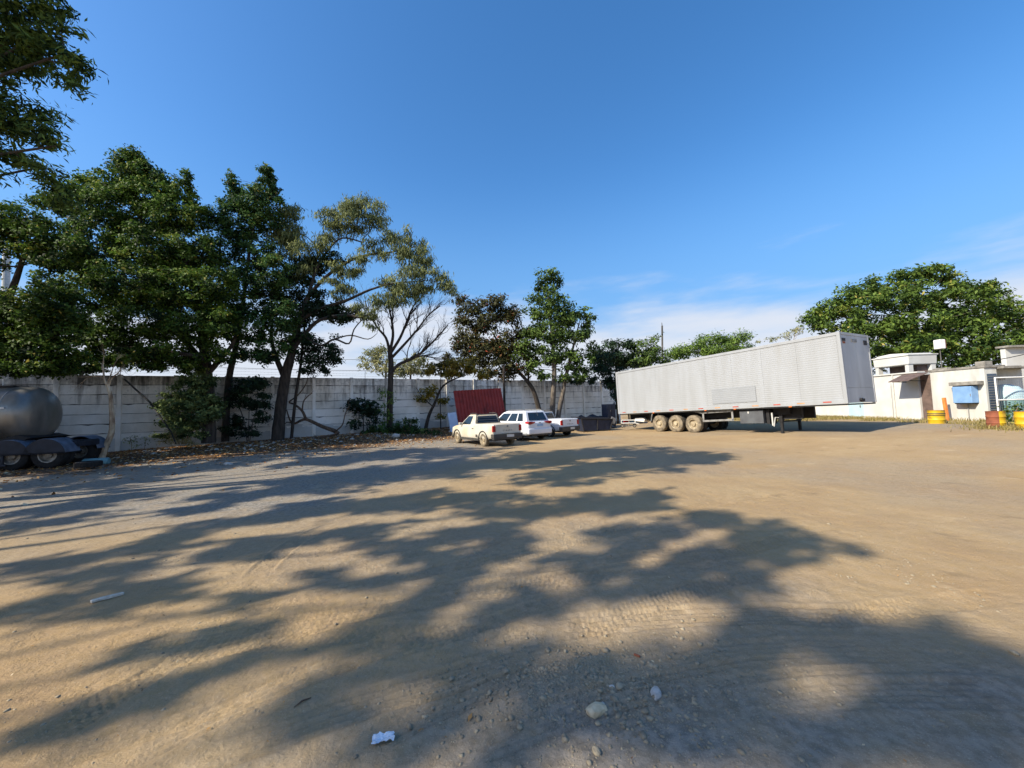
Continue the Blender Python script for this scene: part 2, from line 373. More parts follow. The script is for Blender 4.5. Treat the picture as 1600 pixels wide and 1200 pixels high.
# a scuffed heap of loose earth in front
hx, hy = (0.35,2.57)
rel = rel + 0.025 * np.exp(-(((px - hx) / 0.45) ** 2 + ((py - hy) / 0.22) ** 2)) * (0.6 + 0.8 * fbm(px, py, 0.12, 3, 4))
fade = smooth01((9 - np.abs(px)) / 3) * smooth01((14 - py) / 5)
GZ[near] += rel * fade
far = ~near
GZ[far] += 0.05 * (fbm(GX[far], GY[far], 2.6, 3, 1) - 0.5) * (GY[far] < 60)
idx = np.arange(NX * NY).reshape(NY, NX)
quads = np.stack([idx[:-1, :-1], idx[:-1, 1:], idx[1:, 1:], idx[1:, :-1]], -1).reshape(-1, 4)

# earth kinds, as vertex masks: grey gravel, leaf litter by the wall, dry straw by the right wall
S_ = (GX - WA[0]) * WD[0] + (GY - WA[1]) * WD[1]; D_ = (GX - WA[0]) * WN[0] + (GY - WA[1]) * WN[1]
litter = (1 - smooth01((D_ - 6.2 - 4.5 * fbm(GX, GY, 3, 3, 8) + 0.17 * S_) / 1.6)) * smooth01((22 - S_) / 4)
grey = smooth01((fbm(GX, GY, 3.2, 4, 12) - 0.42) / 0.2) * 0.4
leftz = smooth01((-2.5 - GX + 0.25 * GY - 2.5 * fbm(GX, GY, 2.5, 3, 13)) / 3) * smooth01((GY - 5.0) / 3)
grey = np.maximum(grey * 0.8, leftz * 0.95)
roadz = smooth01((GX - 11 - 2 * fbm(GX, GY, 2.5, 3, 14)) / 2.5) * np.exp(-((GY - (16.2 + 0.16 * (23 - GX))) / 2.2) ** 2)
grey = np.maximum(grey, roadz * 0.55)
nearz = np.exp(-(((GX - 0.8) / 1.9) ** 2 + ((GY - 2.1) / 0.7) ** 2)) * 0.8
grey = np.maximum(grey, nearz); grey = np.maximum(grey, smooth01((GX - 0.5) / 2.5) * smooth01((3.1 - GY) / 0.8) * 0.75)
straw = smooth01((GX - 19.3 - 1.5 * fbm(GX, GY, 1.5, 3, 15)) / 1.2) * smooth01((GY - 13.5) / 2) + smooth01((GX - 14) / 3) * smooth01((GY - 22.5 - fbm(GX, GY, 2, 2, 16)) / 1.5)
ground_v = np.stack([GX, GY, GZ], -1).reshape(-1, 3)

m = bpy.data.materials.new('packed_earth'); m.use_nodes = True; MATS['packed_earth'] = m
t = m.node_tree; b = t.nodes['Principled BSDF']; b.inputs['Roughness'].default_value = 0.95; b.inputs['Specular IOR Level'].default_value = 0.15
at_ = t.nodes.new('ShaderNodeAttribute'); at_.attribute_name = 'earth'; sp = t.nodes.new('ShaderNodeSeparateColor'); t.links.new(at_.outputs['Color'], sp.inputs['Color'])
ge = t.nodes.new('ShaderNodeNewGeometry')
def N(scale, detail=8, rough=0.6):
    n = t.nodes.new('ShaderNodeTexNoise'); n.inputs['Scale'].default_value = scale; n.inputs['Detail'].default_value = detail; n.inputs['Roughness'].default_value = rough
    t.links.new(ge.outputs['Position'], n.inputs['Vector']); return n.outputs['Fac']
def RG(v, a, b_, c=0, d=1):
    r = t.nodes.new('ShaderNodeMapRange'); r.inputs['From Min'].default_value = a; r.inputs['From Max'].default_value = b_; r.inputs['To Min'].default_value = c; r.inputs['To Max'].default_value = d
    t.links.new(v, r.inputs['Value']); return r.outputs['Result']
def MX(f, a, b_):
    x = t.nodes.new('ShaderNodeMix'); x.data_type = 'RGBA'
    for k, q in (('A', a), ('B', b_)):
        if isinstance(q, tuple): x.inputs[k].default_value = q
        else: t.links.new(q, x.inputs[k])
    if isinstance(f, float): x.inputs['Factor'].default_value = f
    else: t.links.new(f, x.inputs['Factor'])
    return x.outputs['Result']
def MT(op, a, b_):
    x = t.nodes.new('ShaderNodeMath'); x.operation = op; x.use_clamp = True
    for k, q in ((0, a), (1, b_)):
        if isinstance(q, (int, float)): x.inputs[k].default_value = q
        else: t.links.new(q, x.inputs[k])
    return x.outputs[0]
base = MX(RG(N(0.7), 0.35, 0.65), lin((164, 143, 110)), lin((151, 128, 97)))
base = MX(RG(N(9), 0.42, 0.62, 0, 0.6), base, lin((156, 132, 93)))
base = MX(RG(N(0.22), 0.5, 0.7, 0, 0.5), base, lin((147, 117, 80)))
grv = MX(RG(N(14), 0.4, 0.6), lin((147, 140, 129)), lin((115, 110, 101)))
gm = MT('MULTIPLY', sp.outputs['Red'], RG(N(2.5), 0.25, 0.6, 0.5, 1.15))
col = MX(gm, base, grv)
lit = MX(RG(N(11), 0.38, 0.62), lin((104, 78, 56)), lin((61, 48, 39)))
col = MX(MT('MULTIPLY', sp.outputs['Green'], RG(N(3), 0.3, 0.55, 0.55, 1.1)), col, lit)
stw = MX(RG(N(16), 0.4, 0.6), lin((175, 153, 97)), lin((130, 110, 65)))
col = MX(MT('MULTIPLY', sp.outputs['Blue'], RG(N(2), 0.35, 0.6, 0.3, 1)), col, stw)
col = MX(RG(N(60, 4), 0.58, 0.7, 0, 0.35), col, lin((86, 73, 58)))        # dark grit
col = MX(RG(N(120, 3), 0.6, 0.68, 0, 0.45), col, lin((197, 184, 160)))
col = MX(RG(N(170, 2), 0.6, 0.7, 0, 0.3), col, lin((74, 63, 50)))      # pale grit
col = MX(RG(N(1.3, 6, 0.65), 0.6, 0.72, 0, 0.45), col, lin((104, 88, 70)))      # oily, trodden patches
col = MX(RG(N(0.9, 7, 0.7), 0.6, 0.75, 0, 0.5), col, lin((196, 176, 142)))      # pale dust
t.links.new(col, b.inputs['Base Color'])
bp = t.nodes.new('ShaderNodeBump'); bp.inputs['Distance'].default_value = 0.015; bp.inputs['Strength'].default_value = 0.8
hsum = t.nodes.new('ShaderNodeMath'); hsum.operation = 'ADD'; t.links.new(N(30, 8, 0.7), hsum.inputs[0]); t.links.new(RG(N(6, 6), 0, 1, 0, 1.6), hsum.inputs[1])
t.links.new(hsum.outputs[0], bp.inputs['Height']); t.links.new(bp.outputs['Normal'], b.inputs['Normal'])

ground = raw_mesh('ground', ground_v, quads, 'packed_earth', smooth=True)
ca = ground.data.attributes.new('earth', 'FLOAT_COLOR', 'POINT')
ca.data.foreach_set('color', np.stack([grey, litter * (D_ > -1), np.clip(straw, 0, 1), np.ones_like(grey)], -1).astype(np.float32).ravel())
tag(ground, kind='structure')

# ---------------------------------------------------------------- the precast concrete wall
def wall_paint(name, clean, grime, black, bias):
    m = bpy.data.materials.new(name); m.use_nodes = True; MATS[name] = m; t = m.node_tree; b = t.nodes['Principled BSDF']; b.inputs['Roughness'].default_value = 0.92; b.inputs['Specular IOR Level'].default_value = 0.2
    ge = t.nodes.new('ShaderNodeNewGeometry'); sp = t.nodes.new('ShaderNodeSeparateXYZ'); t.links.new(ge.outputs['Position'], sp.inputs['Vector'])
    def nz(scale, st, det=7):
        ma = t.nodes.new('ShaderNodeMapping'); ma.inputs['Scale'].default_value = st; t.links.new(ge.outputs['Position'], ma.inputs['Vector'])
        n = t.nodes.new('ShaderNodeTexNoise'); n.inputs['Scale'].default_value = scale; n.inputs['Detail'].default_value = det; n.inputs['Roughness'].default_value = 0.62; t.links.new(ma.outputs['Vector'], n.inputs['Vector']); return n.outputs['Fac']
    def rg(v, a, c, lo=0.0, hi=1.0):
        r = t.nodes.new('ShaderNodeMapRange'); r.inputs['From Min'].default_value = a; r.inputs['From Max'].default_value = c; r.inputs['To Min'].default_value = lo; r.inputs['To Max'].default_value = hi; t.links.new(v, r.inputs['Value']); return r.outputs['Result']
    def add(a, c):
        x = t.nodes.new('ShaderNodeMath'); x.operation = 'ADD'; t.links.new(a, x.inputs[0]); t.links.new(c, x.inputs[1]); return x.outputs[0]
    def mix(f, a, c):
        x = t.nodes.new('ShaderNodeMix'); x.data_type = 'RGBA'; t.links.new(f, x.inputs['Factor'])
        for k, q in (('A', a), ('B', c)):
            if isinstance(q, tuple): x.inputs[k].default_value = q
            else: t.links.new(q, x.inputs[k])
        return x.outputs['Result']
    h = rg(sp.outputs['Z'], 1.2, 4.2, -0.1, 0.26)
    c = mix(rg(nz(1.1, (1, 1, 0.7)), 0.38, 0.64), clean, grime)
    c = mix(rg(add(nz(2.0, (2.0, 2.0, 0.22)), h), 0.56 + bias, 0.82 + bias), c, black)
    c = mix(rg(add(nz(7, (1, 1, 1)), h), 0.62 + bias, 0.86 + bias, 0, 0.6), c, black)
    t.links.new(c, b.inputs['Base Color'])
    bp = t.nodes.new('ShaderNodeBump'); bp.inputs['Distance'].default_value = 0.012; t.links.new(nz(13, (1, 1, 1)), bp.inputs['Height']); t.links.new(bp.outputs['Normal'], b.inputs['Normal'])
wall_paint('concrete_wall_paint', lin((247, 243, 235)), lin((230, 224, 212)), lin((110, 105, 98)), 0.1)
wall_paint('concrete_mid', lin((243, 238, 229)), lin((220, 213, 200)), lin((102, 98, 92)), 0.07)
wall_paint('concrete_stained', lin((238, 232, 221)), lin((208, 201, 187)), lin((92, 88, 83)), 0.03)
WANG = math.atan2(WD[1], WD[0]); WTOP = 4.2; BAY = 2.35
wall = empty('concrete_wall', (WA[0], WA[1], 0), (0, 0, WANG))
tag(wall, 'tall stained white precast concrete wall with posts behind the trees', 'wall')
def panel_mesh(seed, w, h):
    r = random.Random(seed); n = 9; v = []
    jt = [r.uniform(-0.006, 0.004) - (0.06 * r.random() if r.random() < 0.25 else 0) for _ in range(n)]
    jb = [r.uniform(-0.004, 0.006) + (0.04 * r.random() if r.random() < 0.2 else 0) for _ in range(n)]
    for i in range(n):
        x = -w / 2 + w * i / (n - 1); v += [(x, -0.035, jb[i]), (x, -0.035 + r.uniform(-0.003, 0.003), h - 0.024 + jt[i]), (x, 0.02, h - 0.02 + jt[i]), (x, 0.02, jb[i] - 0.004)]
    f = []
    for i in range(n - 1):
        a = i * 4; c = a + 4
        f += [(a, c, c + 1, a + 1), (a + 1, c + 1, c + 2, a + 2), (a + 2, c + 2, c + 3, a + 3), (a + 3, c + 3, c, a)]
    f += [(0, 1, 2, 3), (4 * n - 1, 4 * n - 2, 4 * n - 3, 4 * n - 4)]
    me = bpy.data.meshes.new('panel'); me.from_pydata(v, [], f); me.materials.append(M('concrete_wall_paint')); return me
PM = [[panel_mesh(k, BAY - 0.16, 0.525) for k in range(7)] for _ in range(3)]
for pl, mn in zip(PM, ('concrete_wall_paint', 'concrete_mid', 'concrete_stained')):
    for me_ in pl: me_.materials.clear(); me_.materials.append(M(mn))
pmb = MB(); pmb.bx((-0.1, -0.12, -0.6), (0.1, 0.08, WTOP + 0.02)); post0 = pmb.build('post', 'concrete_wall_paint', None, bevel=0.012)
post_me = post0.data; bpy.data.objects.remove(post0)
for k in range(-3, 17):
    o = bpy.data.objects.new('post', post_me); link(o, wall); o.location = (k * BAY - 0.05, 0, 0); o.rotation_euler = (rnd.uniform(-.006, .006), rnd.uniform(-.006, .006), 0)
    if k == 16: break
    for j in range(8):
        o = bpy.data.objects.new('panel', PM[rnd.choice((0, 0, 1, 1, 2))][rnd.randrange(7)]); link(o, wall)
        o.location = (k * BAY - 0.05 + BAY / 2, rnd.uniform(-0.012, 0.012), j * 0.525); o.rotation_euler = (rnd.uniform(-.012, .012), rnd.uniform(-.004, .004), 0)
cb = MB(); cb.bx((-3 * BAY, 0.03, -0.5), (16 * BAY - .1, 0.075, WTOP - 0.03)); cb.build('joint_backing', 'concrete_dark', wall)  # backing slab added so no daylight shows through the panel joints
# white-washed foot, a thin coat of lime on the lower panels
wl = MB()
for k in range(-1, 9):
    for seg in range(8):
        x0 = k * BAY + 0.06 + seg * (BAY - 0.22) / 8; hh = 0.62 + 0.16 * math.sin(k * 2.1 + seg * 0.5) + rnd.uniform(-.03, .03)
        wl.bx((x0, -0.053, -0.2), (x0 + (BAY - 0.22) / 8, -0.049, hh + 0.42 * (k > 2)))
wl.build('limewash', 'white_wall', wall, fix=False)
# brackets and barbed wire on top
for k in range(-3, 16):
    b_ = MB(); b_.tube([(0, 0, 0), (0, 0, 0.32), (0, -0.1, 0.48)], 0.014, 6); b_.build('wire_bracket', 'wire_grey', wall, loc=(k * BAY - 0.05 + (0.9 if k % 2 else 0), 0, WTOP))
for j, (yy, zz) in enumerate(((0, 0.14), (0, 0.3), (-0.08, 0.46))):
    b_ = MB(); pts = [(-3 * BAY + i * 0.6, yy + 0.01 * math.sin(i * 1.7 + j), WTOP + zz + 0.02 * math.sin(i * 0.9 + j * 2)) for i in range(int(19 * BAY / 0.6))]
    b_.tube(pts, 0.0045, 4)
    for i in range(0, len(pts) - 1):
        for q in range(3):
            p = Vector(pts[i]).lerp(Vector(pts[i + 1]), q / 3); b_.tube([p + Vector((-.015, -.03, -.03)), p + Vector((.015, .03, .03))], 0.003, 3)
    b_.build('barbed_wire', 'wire_grey', wall, fix=False)
b_ = MB(); pts = []
for i in range(220):
    a = i * 0.32; pts.append((-3 * BAY + i * 0.035, 0.22 * math.cos(a), WTOP + 0.22 + 0.22 * math.sin(a)))
b_.tube(pts, 0.006, 4); b_.build('razor_wire', 'wire_grey', wall, fix=False)

# ---------------------------------------------------------------- foliage and branch builders
def leaves(blobs, size, asp, cover=2.2, droop=0.0, clump=0.3, upn=0.6, shell=0.55, seed=1, spread=1.0):
    g = np.random.default_rng(seed); V = []; T = []
    clump0 = clump
    for q in blobs:
        clump = min(clump0, 0.5 * min(q[3], q[4]) + 0.06); x, y, z, rx, rz = q[:5]; ry = q[5] if len(q) > 5 else max(rx, rz) * 0.9; tb = q[6] if len(q) > 6 else 0.0
        area = math.pi * (rx * rz + rx * ry + ry * rz) / 3
        n = max(20, int(area * cover / (size * size * asp * 0.5))); nc = max(5, int(area / (clump * clump * 1.3)))
        d = g.normal(size=(nc, 3)); d /= np.linalg.norm(d, axis=1)[:, None]; rad = shell + (1 - shell) * g.random(nc); rad *= np.where(g.random(nc) < 0.12, 1.18, 1.0)
        cc = d * rad[:, None] * np.array([rx, ry, rz]) + np.array([x, y, z])
        ct = g.normal(0, 0.2, nc) + 0.08 * d[:, 2] + tb
        k = g.integers(0, nc, n); p = cc[k] + g.normal(size=(n, 3)) * clump * np.array([0.62, 0.62, 0.42]) * spread
        out_ = p - np.array([x, y, z]); out_ /= np.linalg.norm(out_, axis=1)[:, None] + 1e-6
        nn = out_ * 0.55 + np.array([0, 0, upn]) + g.normal(size=(n, 3)) * 0.6; nn /= np.linalg.norm(nn, axis=1)[:, None]
        ax = g.normal(size=(n, 3)) + out_ * 0.4; ax[:, 2] -= droop * 2.5; ax -= nn * np.sum(ax * nn, 1)[:, None] * (1 - 0.8 * min(droop, 1)); ax /= np.linalg.norm(ax, axis=1)[:, None] + 1e-6
        sd_ = np.cross(nn, ax); sd_ /= np.linalg.norm(sd_, axis=1)[:, None] + 1e-6
        L = size * (0.45 + 1.05 * g.random(n))[:, None]; W = L * asp
        fold = nn * W * 0.25
        V.append(np.stack([p - ax * L * 0.5, p + sd_ * W * 0.5 + fold, p + ax * L * 0.5, p - sd_ * W * 0.5 + fold], 1).reshape(-1, 3))
        tt = np.clip(0.45 + ct[k] + g.normal(0, 0.14, n), 0, 0.88); tt = np.where(g.random(n) < 0.014, 1.0, tt); T.append(np.repeat(tt, 4))
    V = np.concatenate(V); T = np.concatenate(T); return V, np.arange(len(V)).reshape(-1, 4), T

def wob(a, b, n, amp, r, sag=0.0):
    a = Vector(a); b = Vector(b); L = (b - a).length; o = []
    for i in range(n + 1):
        t_ = i / n; p = a.lerp(b, t_)
        if 0 < i < n: p += Vector((r.uniform(-1, 1), r.uniform(-1, 1), r.uniform(-1, 1))) * amp * L
        p.z += sag * L * math.sin(math.pi * t_); o.append(p)
    return o
def catmull(pts, rad, k=4):
    P = [Vector(p) for p in pts]; o = []; ro = []
    for i in range(len(P) - 1):
        p0 = P[max(i - 1, 0)]; p1 = P[i]; p2 = P[i + 1]; p3 = P[min(i + 2, len(P) - 1)]
        for j in range(k):
            t_ = j / k; o.append(0.5 * ((2 * p1) + (p2 - p0) * t_ + (2 * p0 - 5 * p1 + 4 * p2 - p3) * t_ ** 2 + (3 * p1 - p0 - 3 * p2 + p3) * t_ ** 3)); ro.append(rad[i] * (1 - t_) + rad[i + 1] * t_)
    o.append(P[-1]); ro.append(rad[-1]); return o, ro
def tree(name, label, limbs, blobs, leaf, bark, size=0.15, asp=0.5, cover=2.2, droop=0.0, clump=0.3, seed=1, group=None, cat='tree', twigs=3, shell=0.55, upn=0.6, base=None, spread=1.0, crown_name='crown', trunk_name='trunk'):
    r = random.Random(seed); b0 = base or limbs[0][0][0]; root = empty(name, b0); tag(root, label, cat, group)
    mb = MB(); nodes = []
    off = Vector(b0)
    for lb in limbs:
        pts, rad = catmull([Vector(p) - off for p, _ in lb], [q for _, q in lb])
        mb.tube(pts, [a * r.uniform(.94, 1.06) for a in rad], 9 if rad[0] > 0.08 else 6); nodes += list(zip(pts, rad))[2:]
    th = [q for q in nodes]
    for q in blobs:
        c = Vector(q[:3]) - off; rr = max(q[3], q[4])
        best = min(th, key=lambda n_: (n_[0] - c).length + 1.2 * max(0, n_[0].z - c.z + 0.2))
        r0 = min(best[1] * 0.7, 0.02 + 0.02 * rr); pts = wob(best[0], c, 5, 0.06, r, -0.03); mb.tube(pts, [r0 * (1 - 0.7 * i / 5) for i in range(6)], 5)
        th += [(p, r0 * 0.5) for p in pts[2:]]
        for _ in range(twigs):
            e = c + Vector((r.uniform(-1, 1) * q[3], r.uniform(-1, 1) * rr, r.uniform(-.6, 1) * q[4])) * 0.9
            w = wob(pts[r.randrange(2, 6)], e, 3, 0.08, r); mb.tube(w, [r0 * 0.4, r0 * 0.3, r0 * 0.2, 0.004], 4, cap=False)
    mb.build(trunk_name, bark, root, smooth=True, fix=False)
    V, F, T = leaves([(q[0] - off.x, q[1] - off.y, q[2] - off.z) + tuple(q[3:]) for q in blobs], size, asp, cover, droop, clump, upn, shell, seed, spread)
    raw_mesh(crown_name, V, F, leaf, root, T)
    return root

# ---------------------------------------------------------------- trees along the wall (each limb: points with radii, each crown: clumps x, y, z, half width, half height)
tree('ficus_tree', 'large dark spreading evergreen tree with bushy shrub at its trunk', [
    [((-16.58,21,0.37),0.34),((-16.57,21,1.83),0.28),((-16.63,21,3.23),0.26),((-16.79,21,4.47),0.26),((-16.96,21,5.71),0.22),((-17.21,21,7.51),0.17),((-17.67,21,9.34),0.13),((-18.43,21,11.19),0.09)],
    [((-16.79,21,4.36),0.18),((-17.59,21,5.55),0.15),((-18.68,21,6.66),0.12),((-19.96,21,7.95),0.09),((-21.25,21,9.44),0.06),((-22.03,21,11.3),0.05)],
    [((-16.65,21,4.21),0.16),((-15.99,21,4.97),0.12),((-15.3,21,5.84),0.09),((-15.07,21,6.91),0.06)],
    [((-17.21,21,7.51),0.12),((-18.75,21,9.37),0.09),((-20.24,21,11.61),0.07),((-20.98,21,14.6),0.05),((-21.27,21,16.04),0.03)],
    [((-16.07,20,4.85),0.12),((-17.42,20,5.16),0.1),((-19.11,20,5.45),0.08),((-21.14,20,5.68),0.05)]],
    [(-21.3,21,16.88,0.18,0.46),(-21.62,21,16.51,0.21,0.28),(-20.96,21,16.41,0.21,0.28),(-23.27,21,15.88,0.25,0.28),(-23.91,21,15.45,0.28,0.21),(-20.51,21,16.17,0.28,0.35),(-19.77,21,15.62,0.28,0.28),(-18.09,21,15.42,0.14,0.49),(-17.78,21,14.13,0.25,0.49),(-17.11,21,13.51,0.21,0.28),(-25.05,21,14.88,0.28,0.25),(-21.27,21,16.04,0.7,0.91),(-21.88,21,15.57,0.7,0.49),(-20.49,21,15.42,0.91,0.77),(-23.24,21,14.97,1.33,0.63),(-19.6,21,14.86,0.84,0.63),(-20.14,21,14.58,1.4,0.84),(-24.29,21,14.03,1.33,0.91),(-21.74,21,13.69,1.82,1.12),(-19.13,21,13.24,1.47,1.05),(-18.22,21,14.52,0.25,0.91),(-17.1,21,13.07,0.42,0.42),(-17.75,21,12.83,0.84,0.7),(-25.82,21,14.3,0.77,0.49),(-22.77,21,11.98,1.93,1.12),(-19.86,21,11.05,2.03,1.33),(-17.53,21,10.87,1.47,1.33),(-24.53,21,11.19,1.4,0.98)]
    + [(-20.43,20.2,8.98,1.95,1.21),(-17.68,20.2,8.54,1.75,1.28),(-15.79,20.2,8.66,1.14,1.21),(-22.65,20.2,8.45,1.62,1.08),(-19.27,20.2,6.86,1.95,0.94),(-16.77,20.2,6.44,1.55,1.01),(-21.53,20.2,6,1.62,0.81),(-23.42,20.2,6.46,1.35,0.94),(-18.01,20.2,5.27,1.35,0.54),(-20.14,20.2,5.13,1.35,0.47),(-15.42,20.2,6.74,1.01,0.88),(-15.56,20.2,5.03,0.88,0.4),(-22,20.2,4.78,1.35,0.4),(-18.94,20.2,4.55,0.81,0.27),(-23.35,20.2,4.58,1.01,0.34),(-16.9,20.2,4.49,0.67,0.27)]
    + [(-23.94,21.8,10.55,1.45,1.09),(-21.42,21.8,13.15,1.45,1.09),(-19.11,21.8,10.4,1.45,1.09),(-20.54,21.8,8.56,1.82,1.09)],
    'leaf_ficus', 'bark_dark', 0.15, 0.55, 5.4, seed=11, clump=0.32)

tree('ficus_tree', 'dark evergreen tree with pointed spires between the large tree and the leaning trunk', [
    [((-16.87,22.6,0.31),0.2),((-16.82,22.6,2.17),0.18),((-16.7,22.6,4.06),0.17),((-16.35,22.6,5.76),0.15),((-15.99,22.6,7.87),0.12),((-15.76,22.6,10.2),0.09),((-15.4,22.6,12.96),0.06),((-14.84,22.6,14.94),0.04)],
    [((-16.35,22.6,5.76),0.1),((-17.06,22.6,7.52),0.09),((-17.4,22.6,9.86),0.07),((-17.34,22.6,12.62),0.04)]],
    [(-14.55,22.6,16.63,0.15,0.45),(-14.42,22.6,16.14,0.23,0.53),(-16.73,22.6,16.29,0.15,0.38),(-16.53,22.6,15.72,0.23,0.45),(-14.07,22.6,15.56,0.26,0.26),(-15.08,22.6,15.67,0.19,0.38),(-15.86,22.6,15.17,0.23,0.38),(-17.18,22.6,14.69,0.26,0.38),(-13.67,22.6,14.58,0.23,0.3),(-14.54,22.6,16.02,0.26,0.9),(-16.65,22.6,15.8,0.26,0.68),(-15.04,22.6,15.15,0.45,0.68),(-14.14,22.6,15.32,0.3,0.38),(-15.23,22.6,14.47,1.05,0.68),(-16.32,22.6,14.66,0.53,0.75),(-17.36,22.6,13.89,0.68,0.68),(-16.18,22.6,13.38,1.36,0.98),(-14.52,22.6,13.65,0.83,0.83),(-17.13,22.6,11.9,1.36,1.21),(-15.19,22.6,11.44,1.21,1.21)]
    + [(-15.89,22,9.31,1.39,1.17),(-14.31,22,8.62,0.95,1.17),(-15.11,22,6.76,1.32,1.17),(-14.8,22,5.21,1.1,0.44),(-16.32,22,7.81,1.17,1.03),(-13.58,22,9.93,0.66,1.1),(-13.26,22,7.26,0.88,1.1),(-13.8,22,5.59,0.81,0.81)],
    'leaf_ficus_deep', 'bark_dark', 0.15, 0.55, 5.2, seed=12, clump=0.3)

tree('evergreen_tree', 'dark evergreen crown hanging over the grey tank at the left edge', [
    [((-23.04,16.5,0.75),0.3),((-23.11,16.5,2.94),0.26),((-22.84,16.5,4.6),0.22),((-22.37,16.5,6.27),0.18),((-21.74,16.5,7.67),0.12),((-21.26,16.5,9.38),0.07)],
    [((-22.84,16.5,4.6),0.14),((-21.61,16.5,4.98),0.1),((-20.51,16.5,5.23),0.07),((-19.41,16.5,5.62),0.04)]],
    [(-23.02,16.5,10.6,1.24,0.77),(-21.89,16.5,10.71,1.1,0.66),(-20.73,16.5,10.09,0.99,0.66),(-21.83,16.5,9.54,1.16,0.44),(-19.97,16.5,9,0.94,0.66),(-19.01,16.5,9.46,0.6,0.49)]
    + [(-20.75,16.2,6.65,1.19,0.59),(-19.45,16.2,6.95,0.65,0.92),(-19.36,16.2,6.11,1.19,0.76),(-21.54,16.2,6.04,1.19,0.7),(-20.13,16.2,5.03,1.35,0.65),(-19.02,16.2,4.58,0.7,0.43),(-21.21,16.2,4.73,1.08,0.49),(-20.08,16.2,4.04,1.35,0.27),(-21.31,16.2,4.02,0.97,0.22),(-22.97,16.2,7.06,1.08,1.08),(-23.36,16.2,9.04,1.08,1.08),(-19.92,16.2,7.8,0.27,0.54)]
    + [(-21.42,17.2,6.26,1.15,0.69),(-22.55,17.2,5.56,1.26,0.52)],
    'leaf_ficus', 'bark_dark', 0.14, 0.55, 5.2, seed=13, clump=0.3)

tree('eucalyptus_tree', 'loose olive-green tree with long arching limbs and dark thick trunk', [
    [((-14.28,23.4,0.16),0.36),((-14.21,23.4,1.32),0.33),((-14.03,23.4,2.87),0.3),((-13.81,23.4,4.23),0.29),((-13.5,23.4,5.4),0.24),((-13.23,23.4,6.59),0.2),((-12.92,23.4,7.78),0.17),((-12.45,23.4,9.09),0.14)],
    [((-13.88,23.4,4.04),0.18),((-14.4,23.4,5.23),0.14),((-14.73,23.4,6.63),0.1),((-14.58,23.4,8.43),0.07)],
    [((-12.45,23.4,9.09),0.12),((-11.34,23.4,10.27),0.1),((-9.94,23.4,11.2),0.09),((-8.74,23.4,11.57),0.07),((-7.34,23.4,11.69),0.05),((-5.74,23.4,12.01),0.03)],
    [((-12.45,23.4,9.09),0.1),((-11.93,23.4,10.77),0.08),((-11.14,23.4,12.06),0.06),((-10.33,23.4,12.69),0.05),((-9.13,23.4,12.4),0.04)],
    [((-12.92,23.4,7.58),0.11),((-11.73,23.4,8.26),0.1),((-10.15,23.4,8.7),0.09),((-8.56,23.4,9.37),0.07),((-6.96,23.4,9.73),0.05),((-5.37,23.4,9.76),0.03)],
    [((-13.27,23.2,5.76),0.14),((-12.49,23.2,6.73),0.12),((-11.63,23.2,7.49),0.1),((-10.06,23.2,7.76),0.09),((-9.08,23.2,7.57),0.05),((-8.1,23.2,8.1),0.03)],
    [((-12.8,23.2,6.73),0.09),((-11.63,23.2,5.91),0.07),((-10.77,23.2,6.28),0.06),((-9.87,23.2,5.98),0.05),((-9.56,23.2,6.83),0.04),((-9.08,23.2,7.41),0.03)],
    [((-10.77,23.2,6.28),0.04),((-9.75,23.2,6.49),0.04),((-8.7,23.2,6.22),0.03),((-8.11,23.2,6.59),0.01)]],
    [(-14.03,23.4,13.91,0.86,1.01),(-14.46,23.4,12.9,0.55,0.86),(-13.82,23.4,12.96,0.78,1.01),(-13.27,23.4,14.3,0.55,0.7),(-13.42,23.4,12.78,0.86,0.78),(-14.05,23.4,11.86,0.62,0.55),(-12.61,23.4,11.69,1.17,0.7),(-11.01,23.4,13.82,0.94,1.01),(-9.93,23.4,14.49,0.94,0.7),(-9.12,23.4,14.88,0.86,0.62),(-8.2,23.4,14.02,0.7,0.94),(-9.53,23.4,13.49,1.4,0.7),(-11.34,23.4,12.39,0.94,0.7),(-7.25,23.4,12.59,0.78,0.7),(-6.21,23.4,12.73,0.47,0.55),(-6.62,23.4,11.75,0.86,0.47),(-5.54,23.4,11.89,0.55,0.7),(-5.03,23.4,10.97,0.55,0.62),(-4.57,23.4,10.06,0.62,0.55),(-3.71,23.4,9.39,0.39,0.31),(-5.96,23.4,10.27,1.09,0.55),(-6.96,23.4,9.57,1.01,0.55),(-8.16,23.4,8.64,0.47,0.55),(-9.14,23.4,11.42,0.78,0.39),(-10.06,23.4,10.39,0.62,0.39),(-10.74,23.4,10.66,0.62,0.47),(-7.74,23.4,11.38,0.55,0.31),(-8.96,23.4,7.66,0.39,0.39),(-5.3,23.4,9.44,0.86,0.31),(-7.76,23.4,9.84,0.55,0.31),(-8.34,23.4,12.09,0.7,0.39),(-12.93,23.4,10.6,0.78,0.47),(-10.74,23.4,9.04,0.47,0.23),(-4.1,23.4,9.64,0.55,0.47),(-3.64,23.4,9.1,0.39,0.31),(-5.78,23.4,9.05,0.86,0.47),(-6.66,23.4,8.83,0.86,0.47),(-7.57,23.4,8.54,0.7,0.47),(-8.45,23.4,7.76,0.39,0.47),(-9.36,23.4,8.19,0.47,0.31),(-8.57,23.4,7.13,0.31,0.31),(-10.14,23.4,9.5,0.78,0.39),(-10.94,23.4,9.93,0.62,0.31),(-6.15,23.4,11.21,0.86,0.47),(-9.34,23.4,10.49,0.55,0.31)],
    'leaf_eucalypt', 'bark_dark', 0.24, 0.2, 3.0, droop=0.9, seed=14, clump=0.3, shell=0.35, twigs=5)

